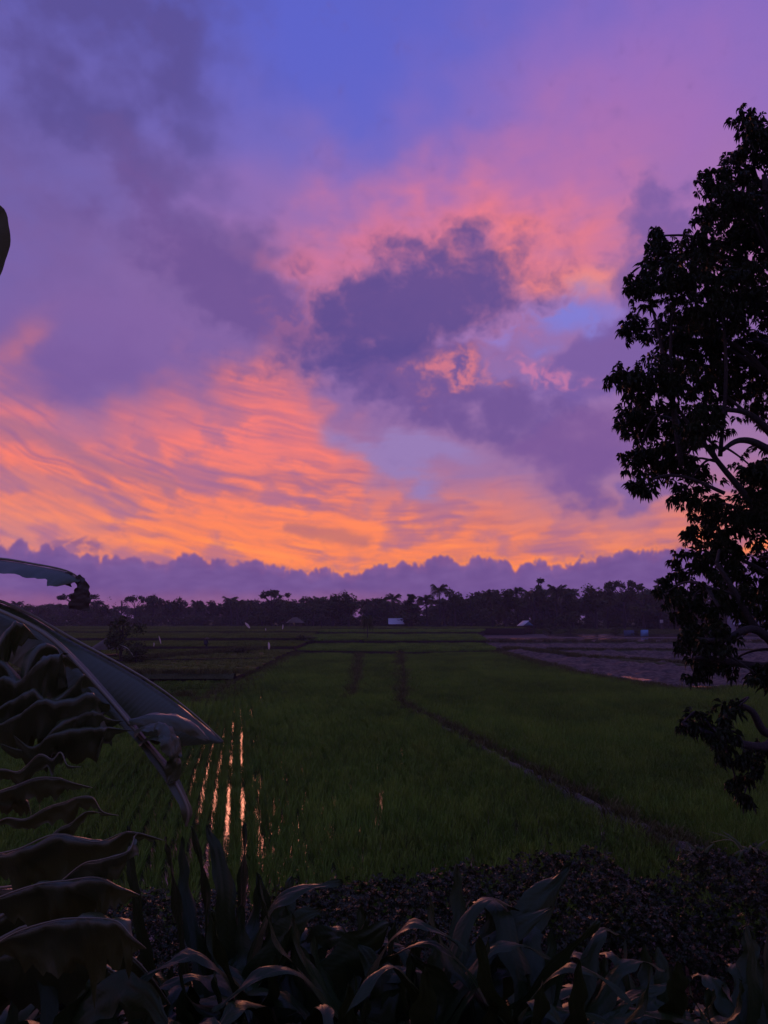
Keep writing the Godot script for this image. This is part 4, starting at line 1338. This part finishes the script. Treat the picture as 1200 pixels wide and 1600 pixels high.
func build_mango_tree():
	var o := thing("near_tree", "tall near tree with drooping pointed leaves, a black shape along the right border", "tree", Vector3(5.6, 0.4, -9.6))
	var at0 := -o.position
	var st := begin()
	tube(st, [Vector3(0, -0.2, 0), Vector3(-0.1, 2.2, 0), Vector3(-0.35, 4.4, 0.1), Vector3(-0.5, 6.4, 0.2), Vector3(-0.55, 8.4, 0.3), Vector3(-0.75, 10.2, 0.6)], 0.24, 0.03, 12)
	part("trunk", finish(st), M.bark, o)
	var limbs := [
		[Vector3(5.20, 5.51, -9.50), Vector3(4.78, 6.07, -9.40), Vector3(4.49, 6.49, -9.30), Vector3(4.13, 6.90, -9.20), Vector3(3.67, 7.57, -9.20)],
		[Vector3(5.18, 6.98, -9.50), Vector3(4.82, 7.33, -9.30), Vector3(4.51, 7.53, -9.20), Vector3(4.11, 7.54, -9.10)],
		[Vector3(5.05, 6.76, -9.20), Vector3(4.63, 7.08, -9.10), Vector3(4.31, 7.13, -9.00), Vector3(4.09, 7.00, -9.00)],
		[Vector3(4.99, 4.50, -9.40), Vector3(4.48, 4.85, -9.20), Vector3(4.21, 5.26, -9.10), Vector3(3.99, 5.65, -9.10)],
		[Vector3(4.98, 4.46, -9.40), Vector3(4.48, 4.43, -9.10), Vector3(3.95, 4.50, -9.00), Vector3(3.58, 4.54, -8.90)],
		[Vector3(4.59, 3.92, -8.60), Vector3(4.12, 3.77, -8.40), Vector3(3.92, 4.01, -8.30), Vector3(3.71, 4.10, -8.20)],
		[Vector3(4.57, 3.71, -8.60), Vector3(4.00, 3.64, -8.30), Vector3(3.49, 3.77, -8.20), Vector3(3.13, 3.90, -8.20)],
		[Vector3(4.90, 4.28, -9.20), Vector3(4.34, 4.85, -8.90), Vector3(3.88, 4.75, -8.80), Vector3(3.59, 4.75, -8.80)],
	]
	for l in limbs:
		st = begin()
		var pts := []
		var foot: Vector3 = l[0] + at0
		pts.append(Vector3(lerpf(-0.15, -0.55, clampf(foot.y / 8.0, 0.0, 1.0)), foot.y - 0.7, 0.15))
		for p in l:
			pts.append(p + at0)
		tube(st, pts, 0.075, 0.022, 9)
		part("limb", finish(st), M.bark, o)
	# x, y, z and radius of the foliage masses
	var lobes := [
		Vector4(4.65, 11.31, -8.97, 0.18), Vector4(4.65, 10.87, -8.71, 0.25), Vector4(4.77, 10.88, -9.29, 0.31), Vector4(4.09, 10.35, -8.81, 0.21), Vector4(4.29, 10.04, -8.63, 0.31),
		Vector4(4.94, 10.23, -9.30, 0.45), Vector4(4.74, 10.78, -10.34, 0.23), Vector4(3.93, 10.07, -10.10, 0.27), Vector4(3.89, 10.32, -10.03, 0.12), Vector4(3.92, 9.54, -8.94, 0.26),
		Vector4(4.70, 9.79, -9.57, 0.47), Vector4(3.28, 9.12, -9.05, 0.27), Vector4(3.61, 8.99, -8.85, 0.37), Vector4(4.01, 8.78, -8.71, 0.43), Vector4(4.67, 8.96, -8.93, 0.44),
		Vector4(3.60, 9.06, -10.35, 0.24), Vector4(4.11, 8.85, -10.16, 0.46), Vector4(4.61, 8.69, -10.11, 0.49), Vector4(5.21, 8.69, -10.10, 0.37), Vector4(2.98, 7.82, -8.89, 0.25),
		Vector4(3.46, 7.87, -9.12, 0.37), Vector4(4.25, 8.03, -9.75, 0.39), Vector4(4.85, 8.23, -9.96, 0.29), Vector4(3.49, 7.71, -10.21, 0.31), Vector4(3.99, 7.61, -10.26, 0.40),
		Vector4(3.75, 7.23, -8.67, 0.28), Vector4(3.34, 7.06, -9.71, 0.25), Vector4(3.81, 7.04, -9.84, 0.32), Vector4(4.01, 6.78, -9.51, 0.18), Vector4(3.05, 6.51, -8.86, 0.16),
		Vector4(3.77, 6.52, -9.45, 0.16), Vector4(4.37, 6.66, -8.68, 0.16), Vector4(4.46, 6.49, -10.37, 0.23), Vector4(4.34, 6.14, -10.23, 0.28), Vector4(4.48, 6.15, -9.60, 0.34),
		Vector4(4.63, 6.27, -9.10, 0.32), Vector4(4.10, 5.66, -10.32, 0.28), Vector4(4.23, 5.68, -9.64, 0.34), Vector4(5.04, 5.69, -10.26, 0.40), Vector4(3.78, 5.34, -10.20, 0.17),
		Vector4(3.84, 5.12, -9.52, 0.32), Vector4(4.22, 5.15, -9.33, 0.33), Vector4(4.84, 5.24, -9.70, 0.28), Vector4(3.78, 4.73, -9.36, 0.25), Vector4(3.83, 4.71, -8.82, 0.21),
		Vector4(3.75, 4.35, -9.11, 0.18), Vector4(4.46, 4.38, -10.13, 0.19), Vector4(4.19, 4.33, -8.59, 0.16), Vector4(3.22, 3.90, -8.28, 0.11), Vector4(3.37, 3.87, -8.22, 0.17),
		Vector4(3.59, 4.01, -8.11, 0.15), Vector4(3.47, 3.70, -8.02, 0.19), Vector4(3.69, 3.54, -8.02, 0.18), Vector4(3.61, 3.32, -8.07, 0.10), Vector4(4.02, 3.62, -8.35, 0.17),
		Vector4(3.73, 3.12, -8.24, 0.06),
	]
	# the far side of the crown, beyond the border of the view
	for k in 46:
		var h := rng.randf_range(4.4, 11.2)
		var r := 2.6 * sin(PI * clampf((h - 3.2) / 9.0, 0.0, 1.0))
		var an := rng.randf_range(-1.6, 1.6)
		lobes.append(Vector4(5.75 + cos(an) * r * rng.randf_range(0.1, 0.95), h, -9.4 - sin(an) * r * 0.7, rng.randf_range(0.36, 0.62)))
	var kinds := []
	for k in 4:
		kinds.append(whorl(500 + k, 11 + k))
	var lists := [[], [], [], []]
	for l in lobes:
		var c := Vector3(l.x, l.y, l.z) + at0
		var n := int((78.0 if l.y > 6.4 else (62.0 if l.y > 4.1 else 36.0)) * pow(l.w / 0.36, 2.0)) + 6
		for i in n:
			var dir := Vector3(rng.randfn(), rng.randfn(), rng.randfn()).normalized()
			var p: Vector3 = c + dir * l.w * 1.14 * pow(rng.randf(), 0.5) * Vector3(1.0, 0.92, 1.0)
			var b := Basis.from_euler(Vector3(rng.randfn() * 0.35, rng.randf() * TAU, rng.randfn() * 0.35)).scaled(Vector3.ONE * rng.randf_range(0.42, 0.9))
			lists[rng.randi() % 4].append(Transform3D(b, p))
		# the branch that carries it
		st = begin()
		var best := Vector3(-0.5, c.y - 0.4, 0.25)
		for b in limbs:
			for q in b:
				if (q + at0).distance_to(c) < best.distance_to(c):
					best = q + at0
		var far := best.distance_to(c)
		var sag := Vector3(rng.randfn() * 0.08, 0.10 + 0.08 * far, rng.randfn() * 0.08)
		if far > 1.0:
			best.y -= far * 0.45
		tube(st, [best, best.lerp(c, 0.35) + sag, best.lerp(c, 0.7) + sag * 0.9, c, c + (c - best).normalized() * l.w * 0.6], 0.012 + 0.014 * far, 0.004, 6)
		part("branch", finish(st), M.bark, o)
	for k in 4:
		scatter("foliage", kinds[k], M.mango, lists[k], o)

# ---------------------------------------------------------------- banana plants on the left
func banana_stem(o: Node3D, pts: Array, r0: float, r1: float):
	var st := begin()
	tube(st, pts, r0, r1, 12)
	part("stem", finish(st), M.banana_rib, o)

func banana_leaf(o: Node3D, pts: Array, half: float, shape: String, up: Vector3, droop: float, wave: float, lobes: float, sd: float, rib: float, m: Material = null) -> Node3D:
	var l := part("leaf", leaf(pts, half, shape, up, droop, wave, lobes, sd, 40, 5), m if m else M.banana, o)
	if rib > 0.0:
		part("midrib", spine(pts, rib, rib * 0.3), M.banana_rib, l)
	return l

# a torn strip does not bend evenly: kinks between its points
func kinked(s: Array, by: float) -> Array:
	var out := [s[0]]
	for i in s.size() - 1:
		out.append(s[i].lerp(s[i + 1], 0.5) + Vector3(rng.randfn() * 0.4, rng.randfn(), rng.randfn() * 0.6) * by)
		out.append(s[i + 1])
	return out

func build_bananas():
	var o := thing("banana_plant", "tall banana plant at the left border with one broad smooth leaf", "banana plant")
	banana_stem(o, [Vector3(-3.5, 2.3, -4.9), Vector3(-3.45, 3.6, -4.8), Vector3(-3.3, 4.7, -4.75), Vector3(-2.95, 5.25, -4.6)], 0.13, 0.04)
	banana_leaf(o, [Vector3(-2.90, 5.23, -4.60), Vector3(-2.11, 5.09, -4.20), Vector3(-1.62, 4.88, -4.05), Vector3(-1.22, 4.68, -4.00), Vector3(-0.97, 4.52, -3.95), Vector3(-0.80, 4.39, -3.90)], 0.26, "blade", Vector3(0.05, 1, 0.12), 1.0, 0.03, 0.35, 1.0, 0.010)
	var c := banana_leaf(o, [Vector3(-2.67, 5.31, -4.40), Vector3(-2.22, 5.33, -4.25), Vector3(-1.91, 5.29, -4.15), Vector3(-1.71, 5.25, -4.10), Vector3(-1.62, 5.20, -4.08)], 0.17, "strip", Vector3(0, 1, 0.05), 0.45, 0.03, 0.2, 2.0, 0.010)
	banana_leaf(o, [Vector3(-1.65, 5.22, -4.08), Vector3(-1.61, 5.17, -4.06), Vector3(-1.61, 5.11, -4.05), Vector3(-1.62, 5.04, -4.05)], 0.055, "flap", Vector3(0.2, 0, 1), 0.25, 0.22, 0.5, 3.0, 0.0, M.dry)
	banana_leaf(o, [Vector3(-1.69, 5.24, -4.09), Vector3(-1.70, 5.21, -4.07), Vector3(-1.71, 5.18, -4.05)], 0.045, "flap", Vector3(0.2, 0.2, 1), 0.25, 0.25, 0.5, 4.0, 0.0, M.dry)
	banana_stem(o, [Vector3(-3.4, 4.6, -4.75), Vector3(-3.1, 5.2, -4.6), Vector3(-2.67, 5.31, -4.4)], 0.04, 0.014)
	banana_stem(o, [Vector3(-3.4, 4.6, -4.7), Vector3(-3.2, 6.6, -4.3), Vector3(-2.7, 7.4, -3.9), Vector3(-2.26, 7.32, -3.6)], 0.04, 0.014)
	banana_leaf(o, [Vector3(-2.26, 7.22, -3.60), Vector3(-2.03, 7.02, -3.50), Vector3(-1.92, 6.88, -3.50), Vector3(-1.93, 6.62, -3.55)], 0.09, "oval", Vector3(0.2, -0.7, 0.8), 0.25, 0.05, 0.3, 5.0, 0.006)
	o = thing("banana_plant", "banana plant with a wind torn leaf hanging under the broad smooth leaf", "banana plant")
	banana_stem(o, [Vector3(-2.95, 2.4, -4.2), Vector3(-2.9, 3.7, -4.15), Vector3(-2.75, 4.8, -4.1), Vector3(-2.21, 5.12, -4.0)], 0.11, 0.03)
	var torn := part("midrib", spine([Vector3(-2.21, 5.12, -4.00), Vector3(-1.71, 4.94, -3.80), Vector3(-1.43, 4.74, -3.70), Vector3(-1.13, 4.47, -3.60), Vector3(-0.97, 4.31, -3.55), Vector3(-0.87, 4.17, -3.50), Vector3(-0.87, 4.09, -3.50)], 0.011, 0.006, 8), M.banana_rib, o)
	banana_leaf(o, [Vector3(-2.21, 5.12, -4.00), Vector3(-1.71, 4.94, -3.80), Vector3(-1.43, 4.74, -3.70), Vector3(-1.13, 4.47, -3.60), Vector3(-0.97, 4.31, -3.55), Vector3(-0.87, 4.17, -3.50), Vector3(-0.87, 4.09, -3.50)], 0.035, "strip", Vector3(0.5, 0.6, 0.6), 0.4, 0.1, 0.3, 6.0, 0.0)
	var strips := [
		[Vector3(-1.66, 4.89, -3.70), Vector3(-1.77, 4.94, -3.60), Vector3(-1.89, 4.87, -3.55)],
		[Vector3(-1.54, 4.80, -3.68), Vector3(-1.62, 4.87, -3.60), Vector3(-1.77, 4.81, -3.55), Vector3(-1.88, 4.73, -3.50)],
		[Vector3(-1.44, 4.76, -3.66), Vector3(-1.50, 4.84, -3.55), Vector3(-1.65, 4.73, -3.50), Vector3(-1.79, 4.59, -3.45)],
		[Vector3(-1.34, 4.67, -3.62), Vector3(-1.42, 4.69, -3.52), Vector3(-1.57, 4.69, -3.46), Vector3(-1.73, 4.57, -3.40)],
		[Vector3(-1.27, 4.60, -3.60), Vector3(-1.30, 4.67, -3.50), Vector3(-1.52, 4.64, -3.42), Vector3(-1.73, 4.52, -3.40)],
		[Vector3(-1.19, 4.53, -3.58), Vector3(-1.29, 4.59, -3.50), Vector3(-1.43, 4.54, -3.42), Vector3(-1.59, 4.50, -3.36)],
		[Vector3(-1.14, 4.49, -3.56), Vector3(-1.25, 4.52, -3.48), Vector3(-1.45, 4.50, -3.40), Vector3(-1.64, 4.47, -3.34)],
	]
	var k := 0
	for s in strips:
		s = kinked(s, 0.045)
		banana_leaf(o, s, [0.12, 0.15, 0.18, 0.16, 0.15, 0.10, 0.09][k], "sheet", Vector3.UP, 0.0, 0.22, 1.6, 10.0 + k * 1.7, 0.0)
		k += 1
	banana_leaf(o, [Vector3(-1.22, 4.52, -3.62), Vector3(-1.06, 4.55, -3.60), Vector3(-0.92, 4.52, -3.62), Vector3(-0.81, 4.43, -3.66)], 0.055, "oval", Vector3(0, 0.8, 0.6), 0.5, 0.1, 0.1, 20.0, 0.0)
	banana_leaf(o, [Vector3(-1.14, 4.49, -3.58), Vector3(-1.02, 4.53, -3.54), Vector3(-0.94, 4.47, -3.52), Vector3(-0.91, 4.38, -3.52)], 0.05, "strip", Vector3(0.3, 0.9, 0.3), 0.5, 0.25, 0.4, 21.0, 0.0)
	banana_leaf(o, [Vector3(-1.10, 4.45, -3.58), Vector3(-0.97, 4.48, -3.50), Vector3(-0.92, 4.37, -3.50), Vector3(-0.96, 4.27, -3.50)], 0.05, "strip", Vector3(0.5, 0.8, 0.3), 0.6, 0.25, 0.4, 22.0, 0.0)
	o = thing("banana_plant", "low banana plant in the left bottom with narrow arching torn strips", "banana plant")
	banana_stem(o, [Vector3(-2.2, 2.5, -3.5), Vector3(-2.15, 3.2, -3.45), Vector3(-2.0, 3.9, -3.4), Vector3(-1.82, 4.25, -3.4)], 0.10, 0.03)
	var low := [
		[Vector3(-1.82, 4.29, -3.40), Vector3(-1.63, 4.36, -3.35), Vector3(-1.45, 4.43, -3.30), Vector3(-1.36, 4.44, -3.30), Vector3(-1.27, 4.38, -3.30)],
		[Vector3(-1.81, 4.19, -3.40), Vector3(-1.55, 4.30, -3.30), Vector3(-1.36, 4.34, -3.28), Vector3(-1.21, 4.30, -3.28)],
		[Vector3(-1.67, 4.11, -3.35), Vector3(-1.49, 4.17, -3.30), Vector3(-1.31, 4.25, -3.25), Vector3(-1.18, 4.28, -3.20), Vector3(-1.07, 4.21, -3.20)],
		[Vector3(-1.53, 4.01, -3.30), Vector3(-1.36, 4.11, -3.20), Vector3(-1.26, 4.18, -3.20), Vector3(-1.14, 4.22, -3.20)],
		[Vector3(-1.69, 4.06, -3.20), Vector3(-1.42, 4.11, -3.10), Vector3(-1.10, 4.15, -3.05), Vector3(-0.83, 4.17, -3.00)],
		[Vector3(-1.87, 4.23, -3.50), Vector3(-1.68, 4.24, -3.40), Vector3(-1.53, 4.24, -3.35), Vector3(-1.49, 4.17, -3.35)],
		[Vector3(-1.29, 3.97, -3.00), Vector3(-1.11, 4.10, -2.95), Vector3(-0.93, 4.16, -2.90), Vector3(-0.91, 4.21, -2.95)],
		[Vector3(-1.52, 3.93, -3.00), Vector3(-1.27, 4.03, -2.95), Vector3(-1.04, 4.07, -2.90), Vector3(-0.88, 4.01, -2.90)],
		[Vector3(-1.46, 3.79, -2.90), Vector3(-1.17, 3.94, -2.85), Vector3(-0.93, 3.96, -2.80), Vector3(-0.82, 3.87, -2.80)],
	]
	k = 0
	for s in low:
		s = kinked(s, 0.02)
		banana_leaf(o, s, [0.045, 0.06, 0.05, 0.04, 0.12, 0.05, 0.05, 0.13, 0.15][k], "hanging", Vector3.UP, 0.0, 0.25, 1.6, 30.0 + k * 1.7, 0.004)
		k += 1
	# its lower leaves, hanging round the stem
	for i in 9:
		var an := -1.2 + i * 0.42
		var out := Vector3(cos(an), 0, -0.15 - absf(sin(an)) * 0.7)
		var p := Vector3(-2.0, 3.45 - 0.04 * i, -3.4)
		banana_leaf(o, [p, p + out * 0.45 + Vector3.UP * 0.28, p + out * 0.85 + Vector3.UP * 0.12, p + out * 1.1 - Vector3.UP * 0.2], 0.17, "hanging", Vector3.UP, 0.0, 0.2, 1.4, 50.0 + i, 0.009)

# ---------------------------------------------------------------- strap leaved plants along the bottom
func build_ferns():
	var feet := {"f1": Vector3(-0.90, 2.71, -4.30), "f2": Vector3(-0.40, 2.70, -4.00), "f3": Vector3(0.06, 2.76, -3.90), "f4": Vector3(0.40, 2.67, -4.00), "f5": Vector3(0.81, 2.70, -3.90), "f6": Vector3(1.42, 2.47, -4.30), "f7": Vector3(1.86, 2.64, -4.10), "f8": Vector3(-1.23, 3.16, -3.20)}
	var names := {"f1": "strap leaved plant with tall upright pointed leaves before the lit water rows", "f2": "strap leaved plant with broad bluish upright leaf, bottom left of centre", "f3": "strap leaved plant at the bottom centre with one narrow leaf leaning right", "f4": "strap leaved plant with the longest puckered leaf pointing up right at the hedge",
		"f5": "strap leaved plant with a low leaf tip pointing right, right of the puckered leaf", "f6": "strap leaved plant with three short upright bluish leaves under the hedge, right", "f7": "strap leaved plant at the right bottom corner with two narrow upright leaves", "f8": "strap leaved plant in the dark left bottom corner with a leaf bent over"}
	var named := [
		["f4", [Vector3(0.40, 2.71, -4.30), Vector3(0.67, 3.19, -4.50), Vector3(1.09, 3.56, -4.70)], 0.129],
		["f4", [Vector3(0.16, 2.82, -4.10), Vector3(0.49, 3.21, -4.30), Vector3(0.92, 3.44, -4.40)], 0.080],
		["f4", [Vector3(0.49, 2.87, -4.00), Vector3(0.80, 3.20, -4.10), Vector3(1.12, 3.44, -4.20)], 0.086],
		["f5", [Vector3(0.78, 2.87, -3.90), Vector3(1.09, 3.11, -4.00), Vector3(1.45, 3.19, -4.10)], 0.067],
		["f3", [Vector3(0.14, 2.72, -4.40), Vector3(0.32, 3.12, -4.50), Vector3(0.50, 3.42, -4.60)], 0.057],
		["f2", [Vector3(-0.39, 2.87, -4.00), Vector3(-0.38, 3.16, -4.00), Vector3(-0.47, 3.41, -4.10)], 0.088],
		["f2", [Vector3(-0.35, 2.88, -4.10), Vector3(-0.21, 3.24, -4.15), Vector3(0.03, 3.47, -4.10)], 0.105],
		["f3", [Vector3(-0.03, 2.93, -4.00), Vector3(0.13, 3.19, -4.05), Vector3(0.16, 3.41, -4.10)], 0.089],
		["f3", [Vector3(-0.12, 2.92, -3.90), Vector3(0.00, 3.16, -4.00), Vector3(-0.13, 3.37, -4.10)], 0.081],
		["f3", [Vector3(0.28, 2.87, -4.00), Vector3(0.31, 3.16, -4.00), Vector3(0.13, 3.36, -4.00)], 0.067],
		["f2", [Vector3(-0.60, 2.93, -4.50), Vector3(-0.58, 3.29, -4.60), Vector3(-0.54, 3.50, -4.70)], 0.070],
		["f2", [Vector3(-0.66, 2.84, -4.70), Vector3(-0.70, 3.25, -4.80), Vector3(-0.78, 3.46, -4.90)], 0.049],
		["f2", [Vector3(-0.57, 3.02, -4.30), Vector3(-0.34, 3.30, -4.30), Vector3(-0.18, 3.36, -4.20)], 0.073],
		["f1", [Vector3(-1.06, 2.93, -4.50), Vector3(-1.19, 3.46, -4.60), Vector3(-1.29, 3.72, -4.70)], 0.062],
		["f1", [Vector3(-0.98, 2.93, -4.50), Vector3(-1.03, 3.46, -4.60), Vector3(-1.14, 3.78, -4.70)], 0.062],
		["f1", [Vector3(-0.90, 2.93, -4.50), Vector3(-0.91, 3.46, -4.60), Vector3(-1.05, 3.79, -4.70)], 0.062],
		["f1", [Vector3(-0.86, 2.88, -4.60), Vector3(-0.82, 3.42, -4.70), Vector3(-0.84, 3.77, -4.80)], 0.059],
		["f1", [Vector3(-0.77, 3.02, -4.30), Vector3(-0.58, 3.49, -4.30), Vector3(-0.22, 3.60, -4.30)], 0.065],
		["f1", [Vector3(-0.72, 3.00, -4.20), Vector3(-0.53, 3.37, -4.20), Vector3(-0.33, 3.50, -4.20)], 0.071],
		["f1", [Vector3(-1.15, 3.07, -4.20), Vector3(-1.31, 3.46, -4.30), Vector3(-1.42, 3.86, -4.40)], 0.044],
		["f6", [Vector3(1.31, 2.60, -4.40), Vector3(1.33, 2.99, -4.50), Vector3(1.37, 3.19, -4.60)], 0.030],
		["f6", [Vector3(1.49, 2.60, -4.40), Vector3(1.54, 2.99, -4.50), Vector3(1.55, 3.16, -4.60)], 0.049],
		["f6", [Vector3(1.57, 2.60, -4.40), Vector3(1.62, 2.96, -4.50), Vector3(1.66, 3.06, -4.60)], 0.034],
		["f7", [Vector3(1.88, 2.70, -4.20), Vector3(1.94, 3.14, -4.30), Vector3(1.97, 3.36, -4.40)], 0.044],
		["f7", [Vector3(1.94, 2.70, -4.20), Vector3(2.02, 3.11, -4.30), Vector3(2.09, 3.36, -4.40)], 0.033],
		["f5", [Vector3(1.00, 2.65, -4.30), Vector3(1.13, 3.08, -4.30), Vector3(1.11, 3.20, -4.40)], 0.044],
		["f8", [Vector3(-1.28, 3.29, -3.30), Vector3(-1.06, 3.52, -3.30), Vector3(-0.84, 3.43, -3.20)], 0.067],
		["f8", [Vector3(-1.30, 3.29, -3.30), Vector3(-1.20, 3.48, -3.40), Vector3(-1.19, 3.56, -3.40)], 0.052],
	]
	var n := 0
	for key in feet:
		var foot: Vector3 = feet[key]
		foot.y = garden_height(foot.x, -foot.z) - 0.03
		var o := thing("strap_leaved_plant", names[key], "plant", foot)
		for f in named:
			if f[0] != key:
				continue
			n += 1
			var pts := [foot * 0.0 + (f[1][0] - foot) * Vector3(0.25, 0, 0.25), f[1][0] - foot]
			pts = [pts[0] + Vector3(0, 0.02, 0), f[1][0] - foot, f[1][1] - foot, f[1][2] - foot]
			part("leaf", leaf(pts, f[2] * 1.35, "strap", Vector3(rng.randfn() * 0.5 - 0.2, 0.6, [0.8, -0.7, 0.25][n % 3]), 0.15, 0.26 if f[2] > 0.12 else 0.16, 1.2, n * 1.7, 44, 5), M.fern, o)
		for k in 26:
			var an := k * 2.4 + n
			var out := Vector3(cos(an), 0, sin(an))
			var len := rng.randf_range(0.5, 0.95) * (0.66 if foot.x > 1.0 else 1.0)
			var tip := rng.randf_range(0.4, 0.95)
			part("leaf", leaf([out * 0.03, out * len * 0.25 + Vector3.UP * len * 0.45, out * len * 0.6 + Vector3.UP * len * tip, out * len * (0.95 - 0.25 * (k % 2)) + Vector3.UP * len * (tip + [-0.12, 0.3][k % 2])], rng.randf_range(0.045, 0.085), "strap", Vector3.UP - out * 0.6, 0.2, 0.22, 1.5, n + k * 1.3, 34, 4), M.fern, o)
	# smaller ones between these and the hedge
	for i in 22:
		var x := -3.2 + (i % 11) * 0.66 + rng.randfn() * 0.12
		var d := 5.2 + (i / 11) * 1.4 + rng.randfn() * 0.2
		var foot := Vector3(x, garden_height(x, d) - 0.03, -d)
		var o := thing("strap_leaved_plant", "dark low strap leaved plant in the bed, %s from left in %s row" % [["first", "second", "third", "fourth", "fifth", "sixth", "seventh", "eighth", "ninth", "tenth", "last"][i % 11], ["front", "rear"][i / 11]], "plant", foot, "plants in the shaded bed before the hedge")
		for k in 9:
			var an := k * 2.4 + i
			var out := Vector3(cos(an), 0, sin(an))
			var len := rng.randf_range(0.4, 0.7)
			var tip := rng.randf_range(0.3, 0.8)
			part("leaf", leaf([out * 0.03, out * len * 0.25 + Vector3.UP * len * 0.45, out * len * 0.6 + Vector3.UP * len * tip, out * len * 0.95 + Vector3.UP * len * (tip - 0.12)], rng.randf_range(0.035, 0.06), "strap", Vector3.UP - out * 0.6, 0.2, 0.2, 0.6, i + k * 1.3, 18, 2), M.fern, o)

# ---------------------------------------------------------------- the house whose upper terrace the view is from, behind and above the viewer
func build_house():
	var o := thing("house", "house behind the viewer, its eave over the terrace", "house", Vector3(0, 2.3, 3.4))
	var st := begin()
	block(st, Vector3(0, 2.9, 0.6), Vector3(15, 6.0, 0.3))
	part("wall", finish(st), M.plaster, o)
	st = begin()
	block(st, Vector3(0, 5.9, 3.2), Vector3(17, 0.2, 6.0), Basis(Vector3.RIGHT, -0.30))
	part("roof", finish(st), M.thatch, o)
	st = begin()
	block(st, Vector3(0, 1.0, -1.4), Vector3(9, 0.2, 5.0))
	part("terrace_floor", finish(st), M.plaster, o)
